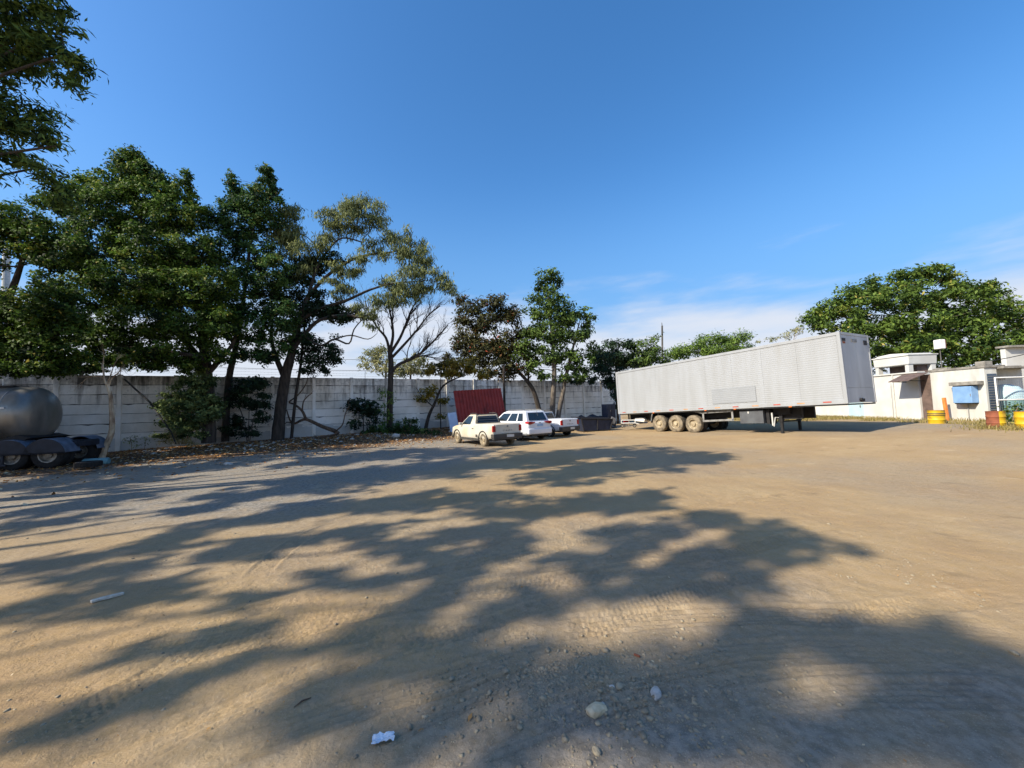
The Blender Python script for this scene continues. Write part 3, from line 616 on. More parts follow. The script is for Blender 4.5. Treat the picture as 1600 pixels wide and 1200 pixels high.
tree('creeper_tree', 'dark leafy undergrowth wrapping the fork of the leaning dark trunk', [
    [((-13.93,24.2,0.08),0.1),((-13.66,24.2,2.88),0.09),((-13.35,24.2,4.9),0.08),((-13.15,24.2,6.94),0.06),((-12.95,24.2,8.59),0.04)]],
    [(-13.74,23.8,7.9,1.27,0.87),(-11.93,23.8,8.13,1.03,0.56),(-10.73,23.8,7.76,1.03,0.36),(-13.13,23.8,6.05,1.19,1.03),(-12.01,23.8,5.29,0.87,0.71),(-14.36,23.8,9.26,0.87,0.87),(-12.54,23.8,9.21,0.95,0.56),(-11.93,23.8,11.25,0.87,0.48),(-13.15,23.8,10.13,0.79,0.56),(-10.93,23.8,5.66,0.4,0.79),(-11.73,23.8,4.4,0.4,0.24),(-12.73,23.8,4.51,0.48,0.32),(-10.12,23.8,7.99,0.79,0.32),(-11.33,23.8,8.52,0.87,0.48),(-12.75,23.8,11.15,1.03,0.48),(-11.12,23.8,11.56,0.71,0.32),(-13.96,23.8,10.49,0.71,0.71)],
    'leaf_deep', 'bark_dark', 0.15, 0.55, 5, seed=15, clump=0.3)

# the leafless tree
def bare(name, label, limbs, seed, bark='dead_wood', reach=1.0, base=None, n0=5, cat='tree', tw=True):
    r = random.Random(seed); off = Vector(base or limbs[0][0][0]); root = empty(name, off); tag(root, label, cat)
    mb = MB(); tb = MB()
    for li, lb in enumerate(limbs):
        pts, rad = catmull([Vector(p) - off for p, _ in lb], [q for _, q in lb]); mb.tube(pts, rad, 8 if rad[0] > .08 else 6)
        if li == 0 or not tw: continue
        def grow(p, d, L, ra, dep):
            q = wob(p, p + d * L, 4, 0.07, r); (mb if dep < 1 else tb).tube(q, [ra * (1 - .65 * i / 4) for i in range(5)], 5 if dep < 1 else 4, cap=False)
            if dep >= 3: return
            for _ in range(3 if dep < 2 else 2):
                i = r.randrange(1, 5); e = (d + Vector((r.uniform(-1, 1), r.uniform(-1, 1), r.uniform(-.4, 1))) * 0.75).normalized()
                grow(q[i], e, L * r.uniform(.5, .75), ra * .5, dep + 1)
        for k in range(n0):
            i = int(len(pts) * r.uniform(.3, .98)); i = min(i, len(pts) - 2); d = (pts[i + 1] - pts[i]).normalized()
            e = (d + Vector((r.uniform(-1, 1), r.uniform(-.8, .8), r.uniform(-.2, .9))) * 0.8).normalized(); grow(pts[i], e, r.uniform(.6, 1.15) * reach, max(rad[i] * .5, .012), 0)
    mb.build('trunk', bark, root, smooth=True, fix=False)
    if tb.v: tag(tb.build('twigs', bark, root, smooth=True, fix=False), kind='stuff')
    return root
bare('bare_tree', 'leafless tree with many forking branches behind the low dark shrub', [
    [((-8.65,27,0.48),0.24),((-8.63,27,1.91),0.22),((-8.57,27,3.71),0.2),((-8.51,27,5.06),0.19),((-8.59,27,6.07),0.17)],
    [((-8.59,27,5.98),0.11),((-8.85,27,6.99),0.09),((-9.44,27,7.75),0.07),((-9.98,27,8.69),0.05),((-10.33,27,9.72),0.03)],
    [((-8.59,27,5.98),0.12),((-8.35,27,7.12),0.1),((-8.43,27,8.27),0.08),((-8.6,27,9.2),0.05),((-8.27,27,10.03),0.03)],
    [((-8.54,27,5.89),0.12),((-7.85,27,6.96),0.1),((-7.34,27,8.14),0.08),((-6.91,27,9.15),0.05),((-6.21,27,9.96),0.03)],
    [((-8.5,27,5.52),0.11),((-7.54,27,6.5),0.09),((-6.62,27,7.52),0.07),((-5.78,27,8.56),0.05),((-4.95,27,9.18),0.03)],
    [((-8.39,26.6,4.39),0.13),((-7.89,26.6,5),0.11),((-6.86,26.6,5.42),0.1),((-6.09,26.6,5.94),0.08),((-5.18,26.6,6.81),0.06),((-4.36,26.6,7.69),0.04)],
    [((-7.07,27.4,5.53),0.06),((-6.37,27.4,5.69),0.05),((-5.46,27.4,5.48),0.03)]], 21, n0=12, reach=1.35, bark='bark_dark')

tree('olive_tree', 'pale olive tree rising behind the wall beside the leafless tree', [[((-12.38,37,1.96),0.15),((-12.23,37,4.43),0.12),((-12.09,37,6.6),0.08)], [((-9.92,37,1.89),0.12),((-9.82,37,4.36),0.1),((-9.74,37,5.91),0.06)]],
    [(-13.7,37,6.83,0.99,1.23),(-12.34,37,6.17,1.6,0.99),(-10.8,37,5.63,1.36,0.62),(-9.55,37,6.09,1.6,0.86),(-8.32,37,5.55,0.99,0.49),(-12.95,37,7.88,0.86,0.62),(-8.92,37,6.82,0.86,0.49)],
    'leaf_pale', 'bark_grey', 0.24, 0.4, 2.6, seed=22, clump=0.4, shell=0.4)

tree('mango_tree', 'tree with rusty red leaves over the parked cars', [
    [((2.42,33.2,0.01),0.24),((2.25,33.2,1.55),0.22),((1.86,33.2,3.11),0.19),((1.34,33.2,4.01),0.17),((0.48,33.2,5.04),0.13),((-0.48,33.2,6.36),0.1),((-1.54,33.2,8.36),0.07)],
    [((0.7,33.2,4.81),0.1),((-1.09,33.2,4.7),0.08),((-2.73,33.2,5.58),0.06),((-4.1,33.2,6.75),0.04)], [((1.44,33.2,3.9),0.1),((1.38,33.2,5.46),0.08),((0.94,33.2,7.16),0.06),((0.15,33.2,8.87),0.04)]],
    [q + (q[3], 0.0) for q in [(-3.45,33.2,10.57,1.33,0.89),(-1.59,33.2,10.97,1.33,0.77),(-2.53,33.2,9.24,1.77,0.89),(-4.1,33.2,8.89,0.89,0.89),(-0.11,33.2,9.45,0.89,0.89),(-3.92,33.2,7.02,1,0.77),(-3,33.2,5.87,1.22,0.66),(-4.81,33.2,7.33,0.55,0.77),(-5.5,33.2,6.23,0.44,0.44),(-4.39,33.2,11.4,0.55,0.44),(-4.97,33.2,5.09,0.77,0.44),(0.19,33.2,10.12,0.77,0.66),(-0.83,33.2,9.92,0.89,0.77)]]
    + [q + (q[3], 0.24) for q in [(-0.71,33,7.85,0.99,0.66),(0.76,33,6.85,1.1,0.66),(-1.83,33,7.49,0.99,0.66),(1.72,33,5.99,0.77,0.55)]]
    + [q + (q[3], 0.05) for q in [(-1.32,33,6.08,1.54,0.77),(0.05,33,5.37,1.32,0.66),(-2.13,33,6.77,1.1,0.77),(-3.48,33,8.1,0.99,0.66),(1.25,33,5,0.66,0.44),(-2.18,33,4.77,1.1,0.44),(-0.64,33,4.5,0.88,0.39),(0.96,33,8.24,0.77,0.77),(-2.96,33,6.96,1.1,0.77),(-0.46,33,6.89,1.21,0.77)]],
    'leaf_reddish', 'bark_dark', 0.26, 0.42, 4, seed=23, clump=0.4, shell=0.35)

tree('mango_tree', 'tall green twin-stemmed tree above the red tail lights of the last pickup', [
    [((3.22,32.4,0.02),0.26),((3.33,32.4,1.52),0.24),((3.49,32.4,3.14),0.22),((3.61,32.4,4.76),0.2),((3.58,32.4,6.95),0.15),((3.44,32.4,9.16),0.1),((3.31,32.4,11.66),0.06)],
    [((3.65,32.4,0.01),0.22),((3.92,32.4,1.51),0.2),((4.3,32.4,3),0.18),((4.63,32.4,4.46),0.15),((5.25,32.4,6.62),0.1),((5.89,32.4,8.81),0.05)]],
    [(3.35,32.4,12.84,0.97,0.65),(2.72,32.4,12.18,0.65,0.54),(4.1,32.4,12.37,0.54,0.54),(3.07,32.4,11.17,1.3,0.86),(4.02,32.4,10.03,1.51,0.97),(2.25,32.4,9.64,1.08,0.76),(4.75,32.4,9.12,1.4,0.76),(5.98,32.4,9.75,0.86,0.54),(6.84,32.4,9.39,0.43,0.43),(6.59,32.4,8.73,0.54,0.54),(2.86,32.4,8.18,1.73,0.86),(5.02,32.4,7.56,1.73,0.81),(6.23,32.4,7.97,0.65,0.65),(1.73,32.4,7,1.19,0.7),(3.76,32.4,6.07,1.73,0.81),(5.61,32.4,5.9,1.08,0.76),(6.21,32.4,4.79,0.54,0.54),(2,32.4,5.24,0.86,0.54),(6.69,32.4,5.76,0.32,0.43),(4.91,32.4,4.83,0.86,0.43),(2.73,32.4,4.51,0.86,0.43),(4.34,32.4,4.09,0.86,0.32),(1.49,32.4,8.11,0.86,0.76),(0.89,32.4,6.21,0.76,0.65),(6.88,32.4,6.58,0.43,0.54),(5.7,32.4,4.15,0.65,0.43)],
    'leaf_mango', 'bark_grey', 0.26, 0.45, 4.5, seed=24, clump=0.42, shell=0.4)

tree('yellowing_tree', 'small tree with yellowing leaves leaning against the wall by the red sheet', [
    [((-6.55,28.6,0.13),0.15),((-6.25,28.6,1.35),0.12),((-5.75,28.6,2.38),0.1),((-5.26,28.6,3.42),0.08),((-4.48,28.6,3.97),0.06),((-3.42,28.6,4.32),0.04)], [((-5.37,28.6,-0.18),0.05),((-5.38,28.6,1.8),0.04),((-5.35,28.6,3.47),0.04),((-5.23,28.6,4.9),0.02)], [((-5.95,28.6,2.06),0.05),((-6.7,28.6,2.79),0.04),((-7.17,28.6,3.52),0.02)]],
    [(-5.23,28.6,5.05,1.05,0.38),(-3.98,28.6,5.2,1.14,0.48),(-2.74,28.6,4.78,0.86,0.43),(-4.52,28.6,4.45,1.05,0.29),(-6.1,28.6,4.69,0.67,0.29),(-2.13,28.6,4.19,0.57,0.24),(-5.98,28.6,3.15,0.76,0.38),(-6.7,28.6,2.7,0.48,0.29),(-5.27,28.6,2.51,0.57,0.29),(-5.3,28.6,1.32,0.38,0.24)],
    'leaf_yellow', 'bark_dark', 0.24, 0.45, 3.4, seed=25, clump=0.36, shell=0.3)

tree('evergreen_tree', 'dark evergreen behind the wall where the trailer begins', [[((11.61,44,1.21),0.2),((11.93,44,4.87),0.16),((12.27,44,7.45),0.08)]],
    [(11.19,44,8.23,1.47,0.88),(10.06,44,7.74,0.73,0.88),(13.05,44,8.4,1.17,0.88),(11.87,44,6.95,2.49,0.88),(13.7,44,6.59,2.2,0.73),(10.73,44,6.02,1.17,0.73)], 'leaf_deep', 'bark_dark', 0.3, 0.5, 4, seed=26, clump=0.5)
tree('tall_shrub', 'grey-green feathery tree tops behind the trailer near the thin pole', [[((14.92,43,1.12),0.2),((15.1,43,4.7),0.16),((15.21,43,6.87),0.08)]],
    [(14.2,43,8.35,0.57,1),(15.12,43,7.89,1,1),(16.37,43,8.43,0.65,1),(15.8,43,7.14,1.58,0.86),(17.01,43,6.81,1,0.72),(14.46,43,6.31,1.72,0.57),(16.95,43,5.73,1.15,0.57)], 'leaf_mango', 'bark_dark', 0.3, 0.4, 3.2, seed=27, clump=0.45)
tree('vine_thicket', 'dark hanging vines spilling over the wall beside the trailer doors', [[((9.37,34.5,-0.27),0.12),((9.36,34.5,1.91),0.11),((9.09,34.5,3.64),0.1),((8.7,34.5,5.1),0.08),((8.17,34.5,6.28),0.04)], [((9.08,34.5,3.35),0.05),((7.79,34.5,4.14),0.04),((6.47,34.5,4.18),0.02)]],
    [(8.5,34.5,5.86,1.04,0.58),(7.99,34.5,4.83,1.15,0.52),(8.95,34.5,4.22,0.69,0.81),(9.18,34.5,2.95,0.35,0.92),(7.21,34.5,4.16,0.69,0.35),(6.05,34.5,3.96,0.69,0.23),(9.24,34.5,1.79,0.29,0.46),(8.52,34.5,3.66,0.46,0.58),(9.71,34.5,4.49,0.35,0.92)], 'leaf_deep', 'bark_dark', 0.22, 0.45, 4, droop=0.4, seed=28, clump=0.34)
tree('green_tree', 'sunlit bright green bushy tree showing over the middle of the trailer', [[((15.9,31,1.16),0.2),((16.06,31,3.74),0.16),((16.27,31,5.56),0.08)]],
    [(14.01,31,5.99,1.24,0.41),(14.91,31,6.28,1.03,0.41),(16.13,31,6.66,1.14,0.52),(17.28,31,6.73,1.03,0.62),(18.33,31,6.81,1.03,0.52),(19.11,31,6.78,0.52,0.52),(16.7,31,5.8,2.27,0.41),(13.57,31,5.58,1.03,0.31),(18.28,31,6.02,1.24,0.41)], 'leaf_bright', 'bark_grey', 0.22, 0.32, 3, seed=29, clump=0.4, shell=0.35, spread=1.3, twigs=7)
tree('dry_tree', 'pale dry twiggy bush showing over the trailer next to the round tree', [[((25.99,36,0.83),0.12),((26.25,36,4.43),0.1),((26.55,36,6.84),0.06)]],
    [(26.89,36,8.18,0.84,0.36),(25.83,36,7.72,0.84,0.3),(24.6,36,7.51,0.72,0.24),(27.4,36,8.53,0.48,0.36),(23.38,36,7.31,0.48,0.18)], 'leaf_pale', 'bark_pale', 0.2, 0.3, 0.8, seed=30, clump=0.4, shell=0.3, twigs=10)
tree('round_tree', 'broad round sunlit green tree behind the white building', [
    [((35.98,34,-0.02),0.4),((36.25,34,2.8),0.36),((36.3,34,4.51),0.3),((36.06,34,6.81),0.22),((36.04,34,9.71),0.12)], [((36.27,34,4.22),0.2),((34.3,34,6.29),0.16),((32.15,34,7.79),0.1),((29.96,34,9.02),0.06)], [((36.3,34,4.51),0.2),((38.85,34,6.15),0.16),((41.27,34,7.52),0.1),((43.67,34,8.61),0.06)]],
    [(27.53,34,8.8,1.02,0.79),(28.59,34,9.82,1.25,0.91),(30.2,34,10.58,1.47,0.91),(31.57,34,11.13,1.13,0.57),(33.33,34,11.54,1.7,1.02),(35.13,34,12.31,1.13,0.68),(36.73,34,12.73,1.47,0.68),(38.63,34,12.67,1.36,0.68),(40.11,34,11.92,1.25,0.79),(41.64,34,11.17,1.13,0.68),(42.52,34,11.26,0.79,0.57),(43.61,34,10.18,1.25,0.91),(44.55,34,8.75,1.25,1.13),(45.23,34,7.11,1.02,1.25)]
    + [(28.76,33.3,8.6,2,1),(31.1,33.3,9.67,2,1.11),(33.96,33.3,10.27,2.22,1.22),(36.84,33.3,10.93,2.22,1.22),(39.55,33.3,9.87,2.11,1.22),(41.93,33.3,8.49,1.89,1.33),(29.78,33.3,7.44,2.22,0.78),(32.63,33.3,7.92,2.22,1.11),(36.03,33.3,8.38,2.44,1.44),(39.02,33.3,7.44,2.33,1.33),(42.53,33.3,6.21,2,1.22)]
    + [(31.22,32.6,5.88,1.41,0.87),(33.43,32.6,6.09,1.85,0.98),(35.86,32.6,5.74,1.96,1.09),(38.25,32.6,5.12,1.85,0.76),(40.95,32.6,4.76,1.63,0.65),(43.12,32.6,4.7,1.3,0.65),(31.21,32.6,4.5,0.76,0.65),(34.37,32.6,4.41,1.3,0.54),(37.06,32.6,4.06,1.3,0.43),(35.14,32.6,6.86,1.85,0.98),(39.46,32.6,6.18,1.63,0.98),(44.3,32.6,5.49,1.09,1.63),(45.13,32.6,7.95,1.09,1.63)],
    'leaf_round', 'bark_grey', 0.3, 0.45, 4.2, seed=31, clump=0.46)

# shrubs at the foot of the wall
SG = 'shrubs along the foot of the wall'
tree('shrub', 'pale-leaved wild shrub with straw-coloured stems left of the largest trunk', [[((-17.66,20.6,0.37),0.03),((-17.72,20.6,1.36),0.03),((-17.94,20.6,2.22),0.02),((-18.31,20.6,3.09),0.01)], [((-17.83,20.6,0.38),0.03),((-18.19,20.6,1.2),0.02),((-18.62,20.6,1.9),0.01)], [((-17.49,20.6,0.37),0.03),((-17.24,20.6,1.51),0.02),((-17.2,20.6,2.88),0.01)], [((-17.59,20.6,0.37),0.02),((-16.82,20.6,1.09),0.01),((-16.56,20.6,1.83),0.01)]],
    [(-17.49,20.6,3.41,0.69,0.62),(-18.16,20.6,2.5,0.69,0.69),(-17.19,20.6,2.2,0.69,0.82),(-17.72,20.6,1.46,0.76,0.48),(-18.84,20.6,2.45,0.34,0.21),(-16.75,20.6,1.09,0.48,0.41),(-18.38,20.6,1.72,0.41,0.34),(-17.23,20.6,3.99,0.55,0.41),(-16.58,20.6,2.86,0.34,0.55),(-17.91,20.6,0.85,0.48,0.21),(-18.87,20.6,0.81,0.41,0.14),(-17.24,20.6,4.61,0.76,0.41),(-16.6,20.6,3.73,0.48,0.69),(-16.16,20.6,2.16,0.41,0.82)], 'leaf_shrub', 'twig', 0.15, 0.5, 6.0, seed=41, clump=0.22, group=SG, cat='shrub', crown_name='foliage', trunk_name='stems')
tree('shrub', 'thin dark shrub with fanned bare stems left of the leaning dark trunk', [[((-15.59,22.6,0.27),0.03),((-15.76,22.6,1.39),0.03),((-16.15,22.6,2.53),0.02),((-16.39,22.6,3.29),0.01)], [((-15.44,22.6,0.26),0.03),((-15.23,22.6,1.56),0.03),((-14.79,22.6,2.68),0.01),((-14.58,22.6,3.43),0.01)], [((-15.52,22.6,0.27),0.03),((-15.5,22.6,1.76),0.02),((-15.44,22.6,3.07),0.01)]],
    [(-15.48,22.6,3.45,0.98,0.53),(-16.15,22.6,2.72,0.53,0.45),(-14.72,22.6,2.68,0.53,0.45),(-15.39,22.6,2.43,0.6,0.38),(-16.13,22.6,1.4,0.45,0.45),(-14.78,22.6,1.55,0.45,0.38),(-15.45,22.6,0.82,0.53,0.3),(-16.65,22.6,0.97,0.38,0.26),(-15.03,22.6,3.7,0.53,0.3)], 'leaf_deep', 'bark_grey', 0.14, 0.5, 5.3, seed=42, clump=0.22, group=SG, cat='shrub', crown_name='foliage', trunk_name='stems')
tree('shrub', 'dark broad-leaved shrub between the fallen branch and the leafless tree', [[((-10.1,26,0.23),0.04),((-10.09,26,1.09),0.03),((-10.09,26,1.96),0.02)]],
    [(-10.08,26,2.39,0.87,0.26),(-10.6,26,2.14,0.61,0.35),(-9.48,26,1.85,0.61,0.35),(-10,26,1.74,0.69,0.35),(-10.61,26,1.02,0.52,0.26),(-9.49,26,1.16,0.35,0.26),(-10.95,26,2.5,0.35,0.17)], 'leaf_deep', 'bark_dark', 0.26, 0.4, 3.4, seed=43, clump=0.28, group=SG, cat='shrub', crown_name='foliage', trunk_name='stems')
tree('shrub', 'fresh green suckers climbing the leafless tree trunk', [[((-8.72,26.4,0.17),0.03),((-8.79,26.4,1.48),0.02),((-8.83,26.4,2.79),0.01)]],
    [(-8.87,26.4,2.88,0.35,0.53),(-8.79,26.4,1.91,0.44,0.62),(-8.58,26.4,1.25,0.35,0.44),(-8.26,26.4,2.56,0.22,0.44),(-9,26.4,3.24,0.22,0.26)], 'leaf_bright', 'twig', 0.2, 0.3, 1.0, seed=44, clump=0.2, droop=0.4, group=SG, cat='shrub', crown_name='foliage', trunk_name='stems')
tree('shrub', 'low tangle of dark weeds at the foot of the leafless tree', [[((-8.78,26.2,0.01),0.02),((-8.78,26.2,0.53),0.01),((-8.95,26.2,0.97),0.01)], [((-7.05,26.2,-0.04),0.02),((-7.04,26.2,0.56),0.01),((-6.81,26.2,1.21),0.01)]],
    [(-9.13,26.2,0.71,0.61,0.35),(-8.26,26.2,0.34,0.79,0.31),(-7.13,26.2,0.48,0.87,0.35),(-6.18,26.2,0.28,0.61,0.26),(-7.03,26.2,1,0.44,0.26),(-7.69,26.2,0.84,0.35,0.26),(-5.31,26.2,0.17,0.52,0.22),(-9.87,26.2,0.39,0.52,0.26)], 'leaf_ficus_deep', 'twig', 0.16, 0.45, 4.1, seed=45, clump=0.2, group=SG, cat='shrub', crown_name='foliage', trunk_name='stems')
tree('weed', 'small pale weed growing against the wall near the leaning pale trunk', [[((-19.76,20,0.09),0.01),((-19.8,20,0.56),0.01),((-19.88,20,0.89),0.01)], [((-19.13,20,0.08),0.01),((-19.07,20,0.53),0.01),((-18.98,20,0.8),0.01)]],
    [(-19.87,20,0.69,0.2,0.23),(-19.04,20,0.6,0.17,0.2),(-19.56,20,0.35,0.17,0.13),(-19.48,20,0.81,0.13,0.13)], 'leaf_shrub', 'twig', 0.11, 0.35, 0.9, seed=46, clump=0.12, cat='weed', crown_name='foliage', trunk_name='stems')
tree('weed', 'tuft of pale dry grassy weeds under the pale-leaved shrub', [[((-17.07,19.8,0.3),0.01),((-17.21,19.8,0.69),0.01),((-17.41,19.8,0.96),0.01)]],
    [(-17.73,19.8,0.58,0.46,0.13),(-16.98,19.8,0.56,0.46,0.2),(-16.48,19.8,0.48,0.33,0.17),(-17.41,19.8,0.9,0.33,0.2)], 'grass_dry', 'twig', 0.2, 0.12, 0.9, seed=47, clump=0.16, cat='weed', upn=0.1, crown_name='foliage', trunk_name='stems')

# the pruned pale trunk, the fallen branch
bare('pruned_tree', 'crooked pale pruned trunk with wispy twigs behind the tank fenders', [
    [((-18.18,17,-0.22),0.12),((-18.08,17,0.22),0.12),((-17.93,17,0.66),0.11),((-17.72,17,1.22),0.1),((-17.71,17,1.81),0.09),((-17.76,17,2.37),0.08),((-17.81,17,2.86),0.07),((-17.97,17,3.37),0.06)],
    [((-17.93,17,3.2),0.04),((-18.09,17,3.55),0.04),((-18.19,17,4.1),0.03),((-18.18,17,4.67),0.01)], [((-17.91,17,3.32),0.04),((-17.75,17,3.65),0.03),((-17.47,17,3.82),0.02),((-17.23,17,3.58),0.01)],
    [((-17.97,17,3.37),0.03),((-18.2,17,3.67),0.03),((-18.61,17,3.74),0.02),((-19,17,3.58),0.01),((-19.16,17,3.24),0.01)], [((-17.97,17,3.37),0.03),((-17.81,17,3.88),0.02),((-17.66,17,4.34),0.01)]], 51, 'bark_pale', 0.5, n0=2)
bare('fallen_branch', 'broken dead branch lying by the wall right of the leaning dark trunk', [
    [((-11.18,24.6,0.45),0.15),((-11.43,24.6,0.66),0.14),((-12.12,24.6,0.92),0.12),((-12.74,24.6,1.23),0.11),((-13.23,24.6,1.44),0.1),((-13.55,24.6,1.37),0.08),((-14.04,24.6,1.18),0.06),((-14.29,24.6,1.52),0.05),((-14.46,24.6,2.09),0.03)],
    [((-13.23,24.6,1.44),0.09),((-13.47,24.6,1.98),0.08),((-13.97,24.6,2.41),0.06),((-14.3,24.6,2.58),0.05),((-13.77,24.6,2.97),0.04),((-13.23,24.6,3.7),0.03),((-13.07,24.6,4.44),0.01)],
    [((-13.47,24.6,1.98),0.05),((-13.39,24.6,2.55),0.04),((-13.15,24.6,2.87),0.04),((-12.82,24.6,3.11),0.02)], [((-14.04,24.6,1.18),0.04),((-14.45,24.6,1.28),0.03),((-14.78,24.6,0.96),0.02),((-15.18,24.6,0.81),0.01)],
    [((-11.25,24.4,0.63),0.05),((-10.81,24.4,1.02),0.04),((-10.6,24.4,1.78),0.03),((-10.28,24.4,2.29),0.01)], [((-10.99,24,0.48),0.06),((-11.63,24,0.34),0.06),((-12.22,24,0.24),0.05),((-12.66,24,-0.1),0.04)]], 52, 'dead_wood', 0.4, n0=2, cat='branch', base=(-11.18,24.6,0.21))

# ---------------------------------------------------------------- the tall trees outside the picture on the left; their shade lies across the yard
def shade_tree(label, trunk, h, blobs, seed, size=0.3, asp=0.45, **kw):
    x, y = trunk; z = gzf(x, y) - 0.1; r = random.Random(seed)
    lb = [[((x, y, z), .22), ((x + .1, y, z + h * .2), .18), ((x - .1, y + .1, z + h * .4), .15), ((x + .2, y, z + h * .6), .1), ((x + .3, y + .2, z + h * .8), .05)]]
    cs = [Vector(q[:3]) for q in blobs]; r.shuffle(cs)
    for c in cs[:7]:
        s0 = Vector((x, y, z + h * r.uniform(.35, .55))); lb.append([(tuple(s0), .07), (tuple(s0.lerp(c, .35) + Vector((0, 0, .3))), .05), (tuple(s0.lerp(c, .7) + Vector((0, 0, .2))), .035), (tuple(c), .02)])
    return tree('shade_tree', label, lb, blobs, 'leaf_mango', 'bark_dark', size, asp, kw.pop('cover', 5.5), seed=seed, clump=0.3, shell=0.1, droop=0.2, twigs=1, spread=kw.pop('spread', 0.85), group='tall trees shading the yard', **kw)
ov = [(-10.31,7.6,10.4,0.51,0.24),(-9.74,7.6,10.41,0.4,0.27),(-9.37,7.6,10.6,0.2,0.15),(-10.08,7.6,9.85,0.48,0.21),(-9.67,7.6,9.95,0.34,0.18),(-9.26,7.6,10.03,0.23,0.11),(-9.7,7.6,9.5,0.4,0.18),(-9.19,7.6,9.48,0.26,0.15),(-8.94,7.6,9.27,0.23,0.18),(-9.11,7.6,9,0.23,0.12),(-8.94,7.6,8.71,0.11,0.15),(-10.34,7.6,9.35,0.34,0.21),(-10.37,7.6,8.87,0.2,0.12),(-9.93,7.6,9.22,0.23,0.12),(-10.2,7.6,8.27,0.37,0.18),(-9.69,7.6,8.18,0.28,0.18),(-10.05,7.6,7.91,0.43,0.18),(-9.62,7.6,7.8,0.31,0.15),(-9.26,7.6,7.47,0.11,0.09),(-9.48,7.6,7.56,0.2,0.12),(-10.26,7.6,7.34,0.28,0.15),(-9.94,7.6,7.16,0.2,0.12),(-10.82,7.6,9.87,0.57,0.6),(-10.8,7.6,8.18,0.43,0.6),(-10.66,7.6,6.94,0.34,0.3)] + [(-11.41,9,7.97,0.24,0.18),(-11.12,9,7.71,0.27,0.21),(-10.86,9,7.38,0.27,0.21),(-10.66,9,7.05,0.24,0.18)]
SA = [(-9.71,4.68,12.8,1.93,0.85),(-11.31,6.48,12.8,2.61,1.32),(-13.18,5.9,12.3,2.32,1.35),(-15.34,4.83,12.3,2.13,1.31),(-16.67,4.6,11.8,2.04,1.35),(-18.34,3.88,11.8,2.03,1.33),(-13.21,2.32,12.3,1.52,0.73),(-11.39,3.37,12.8,1.3,0.68),(-18.49,2.53,11.3,1.63,0.86),(-9.22,4.44,13.3,0.97,0.5),(-18.87,9.73,11.3,2.56,1.5),(-16.58,8.7,11.8,2.45,1.09),(-19.91,7.23,11.3,1.89,1.08),(-12.45,3.58,12.8,1.53,0.71)]
SB = [(-13.6,-3.84,12.9,0.48,0.13),(-13.75,-2.37,12.9,0.47,0.14),(-15.11,-1.96,12.5,0.58,0.18),(-16.13,-1.28,11.7,0.69,0.26),(-13.17,-4.08,13.8,0.3,0.09),(-15.09,-2.84,12.1,0.46,0.12),(-13.21,-0.7,12.8,1,0.45),(-13.12,-0.49,13.4,0.53,0.35),(-14.63,-0.86,12.8,0.97,0.48),(-15.43,0.39,12.2,1.23,0.6),(-16.51,0.28,11.7,1.04,0.59),(-17.3,0.28,11.1,0.99,0.54),(-18.55,1.18,10.5,0.79,0.4),(-19.13,1.88,11.1,0.9,0.44),(-13.31,-2.53,14,0.63,0.25),(-13.19,-3.43,14,0.81,0.23),(-12.84,-3.75,14,0.33,0.09),(-13.68,-3.63,13.4,0.56,0.19),(-13.53,-4.16,13.4,0.42,0.19),(-13.58,-2.88,12.8,0.44,0.17),(-14.33,-3.47,12.8,0.54,0.17),(-14.47,-2.51,12.2,0.61,0.22),(-15.1,-1.92,11.7,0.73,0.3),(-13.43,-3.92,14,0.49,0.17),(-13.69,-2.88,13.4,0.47,0.17),(-14.34,-3.03,11.7,0.43,0.13),(-13.85,-4.52,13.4,0.33,0.11)]
SC = [(-19,-1.95,11.1,0.65,0.31),(-17.88,-2.17,11.1,0.62,0.2),(-17.52,-3.12,11.7,0.55,0.12),(-17.61,-2.13,11.7,0.59,0.22),(-17.8,-2.12,12.3,0.55,0.22),(-17.63,-2.9,11.1,0.53,0.13),(-18.92,-0.96,11.7,0.73,0.22),(-17.06,-3.73,12.3,0.35,0.12),(-17.41,-3.73,13,0.43,0.12),(-16.69,-4.16,11.7,0.2,0.04),(-16.47,-4.08,11.7,0.21,0.05),(-16.93,-4.37,12.3,0.21,0.05),(-16.68,-4.28,12.3,0.25,0.06),(-15.88,-4.53,11.1,0.15,0.03),(-15.75,-4.45,11.1,0.16,0.04),(-15.62,-4.36,11.1,0.17,0.04),(-15.48,-4.26,11.1,0.17,0.04),(-16.03,-4.53,11.7,0.18,0.05),(-15.87,-4.4,11.7,0.19,0.04),(-15.7,-4.25,11.7,0.17,0.05),(-21.38,-0.02,11.1,0.8,0.3),(-22.06,1.95,11.1,1.03,0.5),(-22.44,1.17,11.1,0.8,0.3),(-18.14,-1.23,11.1,0.56,0.2)]
